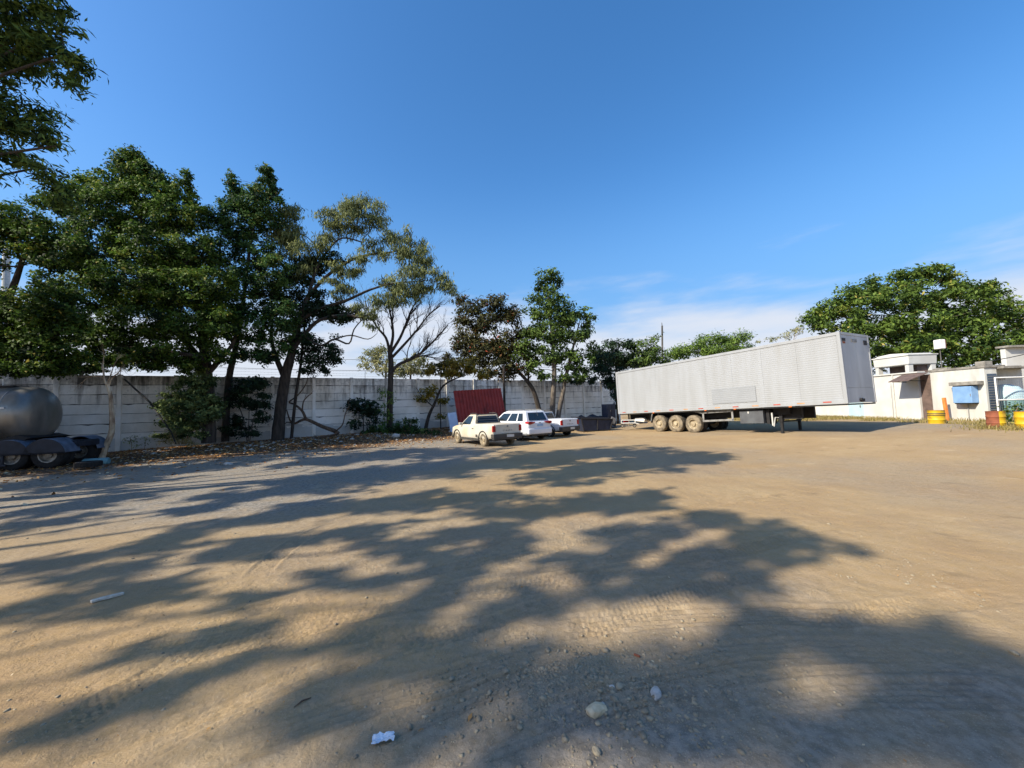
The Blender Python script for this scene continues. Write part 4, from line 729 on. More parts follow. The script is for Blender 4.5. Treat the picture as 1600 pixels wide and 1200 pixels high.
SD = [(-18.89,-6.1,15,0.32,0.07),(-18.45,-6.22,15,0.3,0.09),(-18.43,-6.76,15.5,0.33,0.09),(-18.52,-7.38,16,0.29,0.1),(-18.14,-7.5,16,0.24,0.09),(-18.29,-7.13,16,0.23,0.08),(-18.31,-7.72,16.5,0.25,0.1),(-18.14,-5.79,15.5,0.44,0.11),(-18.03,-6.01,16,0.39,0.08),(-18.88,-5.72,15.5,0.35,0.1),(-17.44,-6.85,16.5,0.28,0.07),(-19.05,-5.01,15,0.42,0.13),(-17.94,-6.69,14.5,0.23,0.07),(-18.92,-8.38,17,0.21,0.07),(-18.4,-8.48,17.5,0.23,0.08),(-18.96,-8.85,18.1,0.31,0.1),(-18.12,-8.63,18.1,0.25,0.1),(-19.69,-9.11,18.1,0.24,0.06),(-18.88,-9.14,18.1,0.27,0.07),(-19.21,-6.77,15.9,0.3,0.09),(-18.16,-6.53,14.5,0.22,0.11),(-18,-6.2,14.5,0.19,0.1),(-18.4,-6.36,14.5,0.14,0.08),(-18.34,-6.86,15.2,0.19,0.05),(-18.81,-5.88,15.2,0.37,0.08),(-18.89,-6.46,15.9,0.35,0.08),(-18.54,-6.84,15.9,0.27,0.1),(-19.09,-6.93,15.9,0.26,0.08),(-18.64,-7.26,15.9,0.27,0.12),(-18.99,-7.66,16.7,0.28,0.1),(-18.59,-7.62,16.7,0.24,0.11),(-18.8,-7.72,17.4,0.36,0.12),(-18.23,-7.54,17.4,0.34,0.1),(-19.11,-7.86,17.4,0.26,0.08),(-17.81,-7.65,17.4,0.37,0.11),(-18.25,-8.18,18.1,0.36,0.12),(-17.97,-8.35,18.1,0.3,0.12),(-18.84,-8.54,18.1,0.32,0.12),(-18.58,-8.72,18.1,0.33,0.11),(-18.91,-8.13,17.4,0.2,0.09),(-19.71,-8.5,17.4,0.27,0.1),(-19.21,-8.43,17.4,0.21,0.1),(-19.07,-8.6,17.4,0.26,0.1),(-19.43,-9.01,18.1,0.26,0.1),(-19.31,-8.09,16.7,0.2,0.09),(-18.79,-7.63,15.9,0.2,0.08),(-19.05,-9.06,18.1,0.28,0.1),(-18.5,-7.27,15.2,0.16,0.05),(-18.34,-7.82,17.4,0.26,0.07),(-18.3,-7.1,15.2,0.14,0.06),(-18.53,-8.92,18.1,0.2,0.11),(-19.38,-6.75,16.7,0.27,0.08)]
SE = [(-32.78,13.31,10,2.27,3.86),(-32.33,11.38,9.5,2.01,3.03),(-28.76,8.88,9,2.02,2.7),(-28.34,9.14,9.5,1.75,2.63),(-24.65,8.13,9,1.6,1.7),(-37.75,14.93,9.5,2.43,4.48),(-36.85,15.41,10,2.52,4.23),(-22.91,7.01,9.5,1.5,1.29),(-24.51,5.82,9,1.86,1.17),(-22.64,5.14,9.5,1.54,0.94),(-22.2,8.27,9.5,1.65,1.29),(-58.58,29.93,10,3.37,13.51),(-52.22,27.3,10.5,3.15,11.83),(-28.08,12.64,9.5,1.73,2.22),(-22.11,10.58,9.5,1.92,1.75),(-22.01,12.48,10,2.18,1.8)]
shade_tree('feathery branches hanging into the top left corner', (-14.5, 6.5), 11, ov, 61, 0.15, 0.27, cover=4.4, spread=1.35)
shade_tree('tall tree left of the yard, shading the far middle', (-19, 5.5), 13, SA, 65)
shade_tree('tall tree left of the yard, shading its middle', (-20, -1), 15, SB, 62)
shade_tree('tall tree close by on the left, shading the near left corner', (-20, -5.5), 15, SC, 63)
shade_tree('tall tree behind the viewer, shading the foreground', (-20, -10), 20, SD, 64)
shade_tree('tall tree beyond the left edge, shading the tank trailer', (-30, 7), 13, SE, 66)

# ---------------------------------------------------------------- the box trailer
TYAW, TPITCH = -1.085, 0.034
tr = empty('box_trailer', (7.4, 26.9, 0.0), (0, -TPITCH, TYAW)); tag(tr, 'long white ribbed box semi-trailer standing on three axles and landing legs', 'trailer')
FZ = 1.14; TL, TW, TH = 12.98, 2.59, 2.91        # floor height, length, width, body height
def T_(p): return (p[0], p[1], p[2] + FZ)
b_ = MB(); b_.bx(T_((0.02, 0.03, 0.02)), T_((TL - 0.02, TW - 0.01, TH - 0.02))); b_.build('body', 'trailer_white', tr)
def ribbed(x0, x1, z0, z1, pitch, amp, y, name, m):
    n = int(round((z1 - z0) / pitch)); prof = []
    for i in range(n):
        z = z0 + (z1 - z0) * i / n; p = (z1 - z0) / n
        prof += [(0.0, z), (0.0, z + p * .42), (-amp, z + p * .52), (-amp, z + p * .9)]
    prof.append((0.0, z1)); q = MB(); v = []; f = []
    for a, z in prof: v += [(x0, y + a, z + FZ), (x1, y + a, z + FZ)]
    for i in range(len(prof) - 1): f.append((2 * i, 2 * i + 1, 2 * i + 3, 2 * i + 2))
    q.add(v, f); return q.build(name, m, tr, fix=False)
edges = [0.05, 1.75, 3.45, 5.15, 6.85]
for a, c in zip(edges[:-1], edges[1:]): ribbed(a + .004, c - .004, 0.16, TH - 0.12, 0.11, 0.0015, 0.025, 'side_panel', 'trailer_white')
edges = [6.85, 8.35, 9.85, 11.35, TL - .12]
for a, c in zip(edges[:-1], edges[1:]): ribbed(a + .004, c - .004, 0.16, TH - 0.12, 0.095, 0.0025, 0.022, 'side_panel', 'trailer_white')
ribbed(7.15, 9.45, 0.28, 1.05, 0.095, 0.002, -0.004, 'repair_panel', 'trailer_patch')
q = MB(); q.bx(T_((0, -0.005, -0.02)), T_((TL, 0.05, 0.16))); q.build('bottom_rail', 'trailer_white', tr, bevel=0.008)
q = MB(); q.bx(T_((0, -0.004, TH - 0.12)), T_((TL, 0.05, TH + .01))); q.build('top_rail', 'trailer_white', tr, bevel=0.008)
q = MB(); q.bx(T_((TL - .1, -0.008, -0.02)), T_((TL + .03, 0.1, TH + .012))); q.build('corner_post', 'trailer_white', tr, bevel=0.02)
q = MB(); q.bx(T_((TL - .1, TW - .1, -0.02)), T_((TL + .03, TW + .01, TH + .012))); q.build('corner_post', 'trailer_front', tr, bevel=0.02)
q = MB(); q.bx(T_((-0.03, -0.008, -0.02)), T_((.12, 0.1, TH + .012))); q.build('corner_post', 'trailer_white', tr, bevel=0.02)
for y0, y1 in ((0.105, TW / 2 - .004), (TW / 2 + .004, TW - .105)):
    q = MB(); q.bx(T_((TL - .02, y0, 0.62)), T_((TL + .012, y1, TH - .1))); q.build('front_panel', 'trailer_front', tr, bevel=0.006)
q = MB(); q.bx(T_((TL - .02, 0.105, 0.0)), T_((TL + .016, TW - .105, 0.61))); q.build('front_panel', 'trailer_front', tr, bevel=0.006)
q = MB(); q.bx(T_((TL - .03, 0.1, TH - .095)), T_((TL + .025, TW - .1, TH + .01))); q.build('front_header', 'trailer_front', tr, bevel=0.008)
for y, z, w, h, m in ((.3, TH - .3, .26, .12, 'steel_black'), (.3, TH - .42, .2, .08, 'rust_red'), (TW - .36, TH - .34, .3, .2, 'steel_black'), (TW / 2 - .1, TH - .3, .5, .13, 'steel_grey')):
    q = MB(); q.box(T_((TL + .018, y, z)), (.03, w, h)); q.build('marker_plate', m, tr, bevel=0.006)
q = MB(); q.tube([T_((TL + .02, 1.1, .12)), T_((TL + .1, 1.1, .12))], .07, 10); q.box(T_((TL + .03, 1.3, .1)), (.05, .3, .12)); q.build('air_coupling', 'steel_black', tr)
q = MB(); q.bx(T_((0.1, 0.04, -0.085)), T_((TL, TW - .04, -0.025))); q.build('floor_beam', 'steel_black', tr)
for i in range(13):
    q = MB(); q.box(T_((0.55 + i * 0.98, -0.009, 0.075)), (0.3, .006, .05)); q.build('reflector', 'red_strip' if i % 2 == 0 else 'amber_strip', tr)
for x in (3.1, 6.7, 8.35, 10.9):
    q = MB(); q.box(T_((x, -0.01, -0.045)), (.12, .03, .05)); q.build('side_lamp', 'orange_lamp', tr, bevel=.005)
for y in (.75, TW - .75):
    q = MB(); q.bx(T_((0.4, y - .07, -0.5)), T_((10.2, y + .07, -0.09))); q.bx(T_((9.2, y - .07, -0.62)), T_((11, y + .07, -0.09))); q.build('chassis_rail', 'steel_black', tr)
q = MB(); q.bx(T_((9.9, .5, -0.4)), T_((10.6, TW - .5, -0.09))); q.build('crossmember', 'steel_black', tr)

def wheel(name, parent, loc, r, w, tm, rm, side=-1, rim_r=.56, spin=0.0, rot=(0, 0, 0)):
    """a tyre with its rim; side -1 shows its face to -Y"""
    ty = MB(); k = r * rim_r
    ty.lathe([(k, -w / 2 + .02), (k + .02, -w / 2), (r * .9, -w / 2 + .005), (r * .975, -w / 2 + .03), (r, -w / 4), (r, w / 4), (r * .975, w / 2 - .03), (r * .9, w / 2 - .005), (k + .02, w / 2), (k, w / 2 - .02)], (0, 0, 0), 'Y', 32)
    for i in range(32):       # tread grooves as shallow blocks
        a = 2 * math.pi * i / 32; ty.box((math.cos(a) * r, 0, math.sin(a) * r), (.012, w * .8, r * .11), Matrix.Rotation(-a, 3, 'Y'))
    o = ty.build('tyre', tm, parent, smooth=True); o.location = loc; o.rotation_euler = rot
    rm_ = MB(); s = side
    rm_.lathe([(k + .01, s * w * .47), (k * .93, s * w * .45), (k * .86, s * w * .2), (k * .8, s * w * .08), (k * .42, s * w * .1), (k * .38, s * w * .32), (k * .2, s * w * .36), (0.001, s * w * .36)], (0, 0, 0), 'Y', 28)
    for i in range(8):
        a = 2 * math.pi * i / 8 + spin; rm_.tube([(math.cos(a) * k * .58, s * w * .09, math.sin(a) * k * .58), (math.cos(a) * k * .58, s * w * .16, math.sin(a) * k * .58)], k * .06, 6)
    ro = rm_.build('rim', rm, o, smooth=True)
    return o
for i, x in enumerate((3.4, 4.6, 5.8)):
    zc = 0.5 - math.tan(TPITCH) * x + gzf(9.2 + .3 * i, 23 - i)
    for y, s in ((.19, -1), (.53, 1), (TW - .53, -1), (TW - .19, 1)):
        o = wheel('wheel', tr, (x, y, zc), .5, .28, 'rubber_dusty' if y < .3 else 'rubber', 'rim_dusty', s, spin=i * .3)
    q = MB(); q.tube([(x, .3, zc), (x, TW - .3, zc)], .07, 10); q.box((x, .75, zc + .2), (.9, .09, .06)); q.box((x, TW - .75, zc + .2), (.9, .09, .06)); q.build('axle', 'steel_black', tr)
q = MB(); q.box((2.78, .36, .78), (.025, .62, .62), Matrix.Rotation(-.12, 3, 'Y')); q.build('mud_flap', 'steel_black', tr)
for y in (.08, .6): q = MB(); q.tube([(2.95, y, 1.12), (2.86, y, .85), (2.78, y, .55)], .03, 6); q.build('flap_bracket', 'steel_grey', tr)
q = MB(); q.prism([(1.0, .6), (1.85, .52), (1.9, .68), (1.72, .82), (1.05, .8)], .45, .95); q.build('spare_carrier', 'white_paint', tr, bevel=.03)
q = MB(); q.tube([(.25, .15, .42), (.25, TW - .15, .42)], .05, 8); q.box((.25, .7, .78), (.08, .08, .75)); q.box((.25, TW - .7, .78), (.08, .08, .75)); q.build('rear_bumper', 'steel_grey', tr)
q = MB(); q.box((.2, .5, .58), (.06, .5, .12)); q.build('tail_lamp', 'red_lamp', tr)
g_ = MB(); y = .16
for a, c in (((6.35, y, .98), (8.1, y, 1.02)), ((6.45, y, .52), (8.1, y, .56)), ((6.42, y, .5), (6.42, y, 1.0)), ((8.08, y, .53), (8.08, y, 1.04)), ((5.75, y, 1.12), (6.4, y, .97))):
    d = Vector(c) - Vector(a); ang = math.atan2(d.z, d.x); g_.box((Vector(a) + Vector(c)) / 2, (d.length + .06, .035, .1), Matrix.Rotation(-ang, 3, 'Y'))
g_.build('side_guard', 'steel_grey', tr, bevel=.006)
q = MB(); q.bx((8.44, .18, .36), (9.58, .75, 1.0)); q.build('tool_box', 'tool_box_grey', tr, bevel=.015)
q = MB(); q.box((8.9, .165, .9), (.07, .03, .1)); q.build('tool_box_latch', 'plate_grey', tr)
q = MB(); q.bx((9.66, .3, .32), (9.8, .9, 1.0)); q.build('bracket_plate', 'steel_black', tr)
q = MB(); q.box((9.9, .35, .55), (.06, .05, .62)); q.build('support_strut', 'plate_grey', tr)
for y in (.62, TW - .42):
    zf = gzf(12.6, 18.3) - math.tan(TPITCH) * 10.1 - .12
    q = MB(); q.box((10.15, y, .78), (.16, .16, .75)); q.box((10.15, y, (zf + .6) / 2), (.11, .11, .6 - zf)); q.build('landing_leg', 'steel_black', tr, bevel=.01)
    q = MB(); q.box((10.15, y, zf + .02), (.3, .26, .05)); q.build('landing_foot', 'steel_black', tr)
q = MB()
for z in (.66, .42, .95): q.box((10.15, TW / 2 + .1, z), (.07, TW - .9, .06))
q.box((10.15, TW - .05, .75), (.05, .05, .5)); q.box((10.15, TW - .2, .55), (.05, .4, .05)); q.box((10.15, TW - .2, .78), (.05, .4, .05)); q.tube([(10.15, .7, .45), (10.15, TW - .5, .9)], .025, 6)
q.build('landing_brace', 'steel_black', tr)
q = MB(); q.tube([(10.1, .6, .6), (10.0, .4, .62), (9.98, .36, .42), (9.95, .33, .2)], .022, 6); q.build('crank_handle', 'plate_grey', tr)

# ---------------------------------------------------------------- the grey tank trailer, cut by the left edge of the picture
TA = math.atan2(.28, .96)
tk = empty('tank_trailer', (-18.95, 15.7, 0), (0, 0, TA)); tag(tk, 'dull grey steel tank trailer on a dark blue chassis at the left edge', 'trailer')
prof = [(0.001, 0.0), (.4, -.02), (.75, -.09), (.98, -.2), (1.08, -.34), (1.12, -.52), (1.12, -7.5)]
q = MB(); q.lathe(prof, (0, 0, 2.1), 'X', 48); o = q.build('tank', 'tank_steel', tk, smooth=True)
for x in (-.78, -1.75, -2.9, -4.1, -5.3):
    q = MB(); q.lathe([(1.12, x - .03), (1.138, x - .02), (1.138, x + .02), (1.12, x + .03)], (0, 0, 2.1), 'X', 48); q.build('weld_band', 'tank_steel', o, smooth=True)
q = MB(); q.box((-3.9, -1.11, 2.35), (6.7, .03, .07)); q.build('pale_strip', 'tank_strip', o)  # paler metallic strip along the tank side
for x in (-.95, -1.75, -2.5):
    for z in (1.62, 1.84): 
        q = MB(); q.box((x, -1.085 + (.03 if z < 1.7 else 0), z), (.14, .05, .045)); q.build('side_marker', 'amber_strip', o)
q = MB(); q.bx((-6, -.35, 3.2), (-.9, .35, 3.26)); q.box((-3.4, 0, 3.17), (5.0, .5, .1)); q.build('walkway', 'steel_black', tk)
q = MB(); q.tube([(-1.6, .2, 3.2), (-1.6, .2, 3.55)], .03, 6); q.build('vent_pipe', 'plate_grey', tk)
q = MB()
for y in (-.5, .5): q.bx((-7, y - .08, .72), (1.3, y + .08, 1.0))
q.bx((-6.5, -1.1, .92), (-.5, 1.1, 1.04)); q.build('chassis', 'chassis_blue', tk)
q = MB(); q.prism([(-6.5, 1.0), (-.25, 1.0), (.1, 1.18), (-.3, 1.3), (-1.2, 1.02), (-6.5, 1.06)], -.95, .95); q.build('tank_saddle', 'steel_black', tk)
q = MB(); q.bx((-7, -1.2, .62), (-.7, -1.14, 1.0)); q.build('side_board', 'chassis_blue', tk)
q = MB(); q.box((-1.35, -1.21, .82), (.3, .015, .13)); q.build('white_plate', 'white_paint', tk)
for x in (-6, -4.2, -2.6, -1.1, -.5): 
    q = MB(); q.box((x, -1.16, .42), (.07, .06, .5)); q.build('guard_post', 'chassis_blue', tk)
q = MB(); q.box((-3.5, -1.17, .2), (6.2, .05, .06)); q.build('guard_rail', 'chassis_blue', tk)
for y, s in ((-.92, -1), (.92, 1)):
    for x in (-.35, .72):
        wheel('wheel', tk, (x, y - s * .0, .5), .5, .3, 'rubber', 'rim_steel', s)
        wheel('wheel', tk, (x, y - s * .32, .5), .5, .28, 'rubber', 'rim_steel', -s)
        q = MB(); a0, a1 = R(8), R(172)
        q.lathe([(.62, -.36), (.64, -.34), (.64, .36), (.62, .36), (.605, .34), (.605, -.34)], (x, y - s * .1, .5), 'Y', 20, (a0, a1), closed=True); q.build('fender', 'fender_blue', tk, smooth=True)
        q = MB(); q.prism([(x + .63 * math.cos(t_), .5 + .63 * math.sin(t_)) for t_ in [R(5 + 170 * k / 14) for k in range(15)]] + [(x - .63, .62), (x + .63, .62)], y + s * .27, y + s * .285); q.build('fender_shade_cover', 'chassis_blue', tk)  # dark cover added over the fender side in place of shade there
for x in (-.35, .72):
    q = MB(); q.tube([(x, -.8, .5), (x, .8, .5)], .08, 10); q.build('axle', 'steel_black', tk)
q = MB(); q.box((1.32, 0, .86), (.06, 1.1, .2)); q.build('rear_beam', 'chassis_blue', tk)

# ---------------------------------------------------------------- cars
def boolean_cut(o, cutters):
    for c in cutters:
        md = o.modifiers.new('cut', 'BOOLEAN'); md.operation = 'DIFFERENCE'; md.object = c; md.solver = 'EXACT'
    dg = bpy.context.evaluated_depsgraph_get(); me = bpy.data.meshes.new_from_object(o.evaluated_get(dg)); o.modifiers.clear(); o.data = me
    for c in cutters: bpy.data.objects.remove(c)
def loft(stations):
    """stations: (x, [(y, z), ...half section from sill to centre top]) mirrored into a closed skin"""
    q = MB(); v = []; f = []; m = len(stations[0][1]) * 2
    for x, sec in stations:
        v += [(x, -y, z) for y, z in sec] + [(x, y, z) for y, z in reversed(sec)]
    n = len(stations)
    for i in range(n - 1):
        for k in range(m):
            k2 = (k + 1) % m; f.append((i * m + k, (i + 1) * m + k, (i + 1) * m + k2, i * m + k2))
    f.append(tuple(range(m))); f.append(tuple(reversed(range((n - 1) * m, n * m)))); return q.add(v, f)
def patch(c, u0, u1, v0, v1, off, th=.012):
    """panel on a four-cornered face c (bl, br, tr, tl) between fractions, lifted by off"""
    c = [Vector(p) for p in c]; n = (c[1] - c[0]).cross(c[3] - c[0]).normalized()
    P = lambda u, v: (c[0] * (1 - u) + c[1] * u) * (1 - v) + (c[3] * (1 - u) + c[2] * u) * v
    w = [P(u0, v0), P(u1, v0), P(u1, v1), P(u0, v1)]; q = MB()
    q.add([p + n * (off - th) for p in w] + [p + n * off for p in w], [(3, 2, 1, 0), (4, 5, 6, 7), (0, 1, 5, 4), (1, 2, 6, 5), (2, 3, 7, 6), (3, 0, 4, 7)]); return q
def body_obj(name, q, m, parent, bevel=.03):
    o = q.build(name, m, parent); return o
def finish(o, bev=.025, seg=2):
    me = o.data; b = bmesh.new(); b.from_mesh(me); bmesh.ops.remove_doubles(b, verts=b.verts, dist=1e-4)
    ed = [e for e in b.edges if len(e.link_faces) == 2 and e.calc_face_angle(0) > R(25)]
    bmesh.ops.bevel(b, geom=ed, offset=bev, segments=seg, affect='EDGES', profile=.6, clamp_overlap=True)
    bmesh.ops.recalc_face_normals(b, faces=b.faces); b.to_mesh(me); b.free()
    me.polygons.foreach_set('use_smooth', [True] * len(me.polygons))
    try: me.set_sharp_from_angle(angle=R(35))
    except Exception: pass
def text_part(s, size, loc, rot, parent, m):
    cu = bpy.data.curves.new('lettering', 'FONT'); cu.body = s; cu.size = size; cu.align_x = 'CENTER'; cu.extrude = .004; cu.space_character = 1.9
    t_ = bpy.data.objects.new('lettering', cu); coll.objects.link(t_); dg = bpy.context.evaluated_depsgraph_get(); dg.update()
    me = bpy.data.meshes.new_from_object(t_.evaluated_get(dg)); bpy.data.objects.remove(t_); me.materials.clear(); me.materials.append(M(m))
    o = bpy.data.objects.new('lettering', me); link(o, parent); o.location = loc; o.rotation_euler = rot; return o

def pickup(label, loc, ang, paint, dusty):
    t_ = empty('pickup_truck', loc, (0, 0, ang)); tag(t_, label, 'pickup', 'white vehicles parked by the wall')
    # x forward from the rear axle, y left, z up
    sec = lambda hw, zb, zt: [(hw * .9, zb), (hw * .97, zb + .1), (hw, zb + .3), (hw * .985, zt - .12), (hw * .95, zt), (0.02, zt + .004)]
    st = [(-.88, sec(.79, .5, 1.03)), (-.8, sec(.82, .42, 1.05)), (-.3, sec(.83, .34, 1.05)), (.85, sec(.83, .28, 1.05)), (.95, sec(.83, .28, 1.03)), (2.35, sec(.83, .28, .97)), (2.9, sec(.82, .3, .93)), (3.35, sec(.78, .32, .84)), (3.52, sec(.7, .36, .68))]
    bo = loft(st).build('body', paint, t_)
    cut = []
    for x in (0, 2.72):
        for s in (-1, 1):
            c = MB(); c.lathe([(.001, -.2), (.385, -.2), (.385, .2), (.001, .2)], (x, s * .8, .31), 'Y', 28); cut.append(c.build('cutter', paint))
    c = MB(); c.bx((-.78, -.7, .62), (.72, .7, 1.5)); cut.append(c.build('cutter', paint))
    boolean_cut(bo, cut); finish(bo, .02)
    # cab
    B = [(.8, 1.0), (2.55, .97)]; zt = 1.5
    bl = [(.86, -.77, 1.0), (2.45, -.77, .95), (1.68, -.6, zt - .03), (1.02, -.62, zt)]
    q = MB(); v = []
    for s in (-1, 1):
        v += [(.82, s * .78, .98), (2.52, s * .78, .94), (2.42, s * .77, .97), (1.72, s * .6, zt - .04), (1.55, s * .6, zt), (1.08, s * .61, zt), (.98, s * .62, zt - .05)]
    n = 7; f = [tuple(range(n)), tuple(reversed(range(n, 2 * n)))] + [(i, i + n, (i + 1) % n + n, (i + 1) % n) for i in range(n)]
    q.add(v, f); cb = q.build('cab', paint, t_); finish(cb, .03)
    for s in (-1, 1):
        face = [(.84, s * .78, .99), (2.44, s * .775, .96), (1.72, s * .603, zt - .045), (.98, s * .622, zt - .05)]
        if s > 0: fc = [face[1], face[0], face[3], face[2]]
        else: fc = face
        u = (.3, .93) if s < 0 else (.07, .7)
        patch(fc, u[0], u[1], .08, .93, .008).build('side_window', 'car_glass', t_)
        u = (.06, .24) if s < 0 else (.76, .94)
        q = MB(); q.box((2.2, s * .88, 1.04), (.1, .16, .13)); q.build('door_mirror', paint, t_, bevel=.02)
        q = MB(); q.box((.98, s * .835, .82), (.16, .012, .035)); q.build('door_handle', 'car_plastic', t_)
        q = MB(); q.box((.6, s * .835, .48), (.16, .012, .12)); q.build('side_vent', 'car_plastic', t_)
        q = MB(); q.bx((.42, s * .8, .25), (2.3, s * .845, .36)); q.build('sill', 'car_plastic', t_, bevel=.01)
        for x in (0, 2.72):
            q = MB(); q.lathe([(.385, s * .79), (.43, s * .8), (.43, s * .85), (.385, s * .855)], (x, 0, .31), 'Y', 20, (R(5), R(175)), closed=True); q.build('arch_trim', 'car_plastic', t_, smooth=True)
            wheel('wheel', t_, (x, s * .74, .31), .31, .19, 'rubber_dusty' if dusty else 'rubber', 'rim_dusty' if dusty else 'rim_steel', s, .62)
        q = MB(); q.box((-.86, s * .735, .84), (.09, .15, .28)); q.build('tail_light', 'red_lamp', t_, bevel=.015)
        q = MB(); q.tube([(1.0, s * .6, zt + .0), (1.05, s * .55, zt + .06), (1.6, s * .55, zt + .06), (1.66, s * .58, zt - .01)], .018, 6); q.build('roof_rail', 'car_plastic', t_)
        q = MB(); q.box((3.42, s * .6, .74), (.16, .22, .14)); q.build('headlight', 'plate_grey', t_, bevel=.03)
    rf = [(.82, .72, 1.0), (.82, -.72, 1.0), (.98, -.58, zt - .06), (.98, .58, zt - .06)]
    patch(rf, .05, .95, .08, .93, .01).build('rear_window', 'car_glass', t_)
    for k in range(3):
        z = 1.1 + k * .12; q = MB(); q.tube([(.78 + .03 * k, -.66, z), (.78 + .03 * k, .66, z)], .013, 6); q.build('window_guard', 'car_plastic', t_)
    q = MB(); q.tube([(.8, -.7, 1.0), (.93, -.6, 1.5), (.93, .6, 1.5), (.8, .7, 1.0)], .025, 6); q.build('roll_bar', 'car_plastic', t_)
    wf = [(2.44, -.72, .97), (2.44, .72, .97), (1.74, .56, zt - .05), (1.74, -.56, zt - .05)]
    patch(wf, .05, .95, .06, .95, .01).build('windscreen', 'car_glass', t_)
    q = MB(); q.box((-.885, 0, .82), (.02, 1.28, .42)); tg = q.build('tailgate', paint, t_, bevel=.008)
    text_part('STRADA', .085, (-.9, 0, .72), (R(90), 0, R(-90)), tg, 'letter_dark')
    q = MB(); q.box((-.9, 0, .94), (.02, .09, .09)); q.build('emblem', 'steel_grey', tg, bevel=.008)
    q = MB(); q.bx((-.98, -.82, .42), (-.72, .82, .6)); q.bx((-.95, -.8, .34), (-.74, .8, .45)); q.build('rear_bumper', 'car_plastic', t_, bevel=.02)
    q = MB(); q.box((-.99, -.1, .5), (.012, .4, .12)); q.build('number_plate', 'plate_grey', t_)
    q = MB(); q.bx((3.3, -.72, .3), (3.6, .72, .55)); q.build('front_bumper', 'car_plastic', t_, bevel=.04)
    q = MB(); q.bx((-.7, -.6, .28), (3.1, .6, .4)); q.build('underbody', 'steel_black', t_)
    return t_
def heading(dx, dy): return math.atan2(dy, dx)
pickup('dusty white pickup with open bed, nearest to the red sheet', (-.78, 18.78, gzf(-.8, 19)), heading(-.568, .823), 'car_dusty', True)
pickup('white pickup with dark bumper on the far side of the family car', (2.72, 23.2, gzf(2.8, 23.2)), heading(-.68, .73), 'car_white', False)

sv = empty('family_car', (.93, 21.45, gzf(.9, 21.4)), (0, 0, heading(-.583, .81))); tag(sv, 'clean white family car with a wide rear window between two pickups', 'car', 'white vehicles parked by the wall')
sec = lambda hw, zb, zt: [(hw * .86, zb), (hw * .96, zb + .1), (hw, zb + .32), (hw * .985, zt - .14), (hw * .93, zt), (0.02, zt + .004)]
bo = loft([(-.86, sec(.74, .42, .95)), (-.8, sec(.82, .34, 1.0)), (-.6, sec(.865, .28, 1.02)), (0, sec(.875, .26, 1.03)), (2.3, sec(.875, .24, 1.0)), (2.9, sec(.86, .26, .97)), (3.3, sec(.8, .28, .86)), (3.5, sec(.68, .32, .68))]).build('body', 'car_white', sv)
cut = []
for x in (0, 2.62):
    for s in (-1, 1):
        c = MB(); c.lathe([(.001, -.2), (.37, -.2), (.37, .2), (.001, .2)], (x, s * .84, .32), 'Y', 28); cut.append(c.build('cutter', 'car_white'))
boolean_cut(bo, cut); finish(bo, .03)
zt = 1.6; q = MB(); v = []
for s in (-1, 1):
    v += [(-.74, s * .8, .97), (2.6, s * .8, .93), (2.5, s * .79, .98), (1.62, s * .64, zt - .08), (1.25, s * .63, zt), (-.3, s * .64, zt), (-.48, s * .66, zt - .06)]
n = 7; q.add(v, [tuple(range(n)), tuple(reversed(range(n, 2 * n)))] + [(i, i + n, (i + 1) % n + n, (i + 1) % n) for i in range(n)])
cb = q.build('cabin', 'car_white', sv); finish(cb, .05, 3)
for s in (-1, 1):
    face = [(-.73, s * .802, .98), (2.5, s * .795, .97), (1.6, s * .642, zt - .07), (-.46, s * .662, zt - .07)]
    fc = face if s < 0 else [face[1], face[0], face[3], face[2]]
    for a, c in ((.1, .26), (.3, .56), (.6, .93)):
        u = (a, c) if s < 0 else (1 - c, 1 - a); patch(fc, u[0], u[1], .12, .88, .008).build('side_window', 'car_glass', sv)
    for x in (0, 2.62): wheel('wheel', sv, (x, s * .77, .32), .32, .2, 'rubber', 'rim_steel', s, .64)
    q = MB(); q.prism([(s * .34, 1.0), (s * .8, 1.03), (s * .83, .93), (s * .7, .86), (s * .42, .93)], -.92, -.62, 'YZ'); q.build('tail_light', 'red_lamp', sv, bevel=.012)
    q = MB(); q.tube([(-.3, s * .6, zt), (-.2, s * .6, zt + .05), (1.1, s * .59, zt + .05), (1.25, s * .58, zt)], .017, 6); q.build('roof_rail', 'steel_grey', sv)
    q = MB(); q.box((2.2, s * .92, 1.05), (.1, .18, .14)); q.build('door_mirror', 'car_white', sv, bevel=.03)
    q = MB(); q.box((-.865, s * .62, .47), (.03, .2, .05)); q.build('rear_reflector', 'red_lamp', sv)
    q = MB(); q.box((3.3, s * .62, .78), (.2, .24, .16)); q.build('headlight', 'plate_grey', sv, bevel=.03)
rf = [(-.75, .72, 1.0), (-.75, -.72, 1.0), (-.47, -.6, zt - .06), (-.47, .6, zt - .06)]
patch(rf, .06, .94, .14, .9, .012).build('rear_window', 'car_glass', sv)
wf = [(2.5, -.74, .99), (2.5, .74, .99), (1.64, .6, zt - .09), (1.64, -.6, zt - .09)]
patch(wf, .05, .95, .06, .95, .012).build('windscreen', 'car_glass', sv)
q = MB(); q.bx((-.93, -.82, .34), (-.74, .82, .66)); q.build('rear_bumper', 'car_white', sv, bevel=.07, seg=3)
q = MB(); q.bx((-.925, -.62, .27), (-.7, .62, .36)); q.build('bumper_valance', 'car_plastic', sv, bevel=.02)
q = MB(); q.box((-.87, -.02, .82), (.02, .4, .13), Matrix.Rotation(.0, 3, 'Y')); q.build('number_plate', 'plate', sv)
q = MB(); q.box((-.868, 0, .95), (.02, .16, .05)); q.build('emblem', 'steel_grey', sv, bevel=.008)
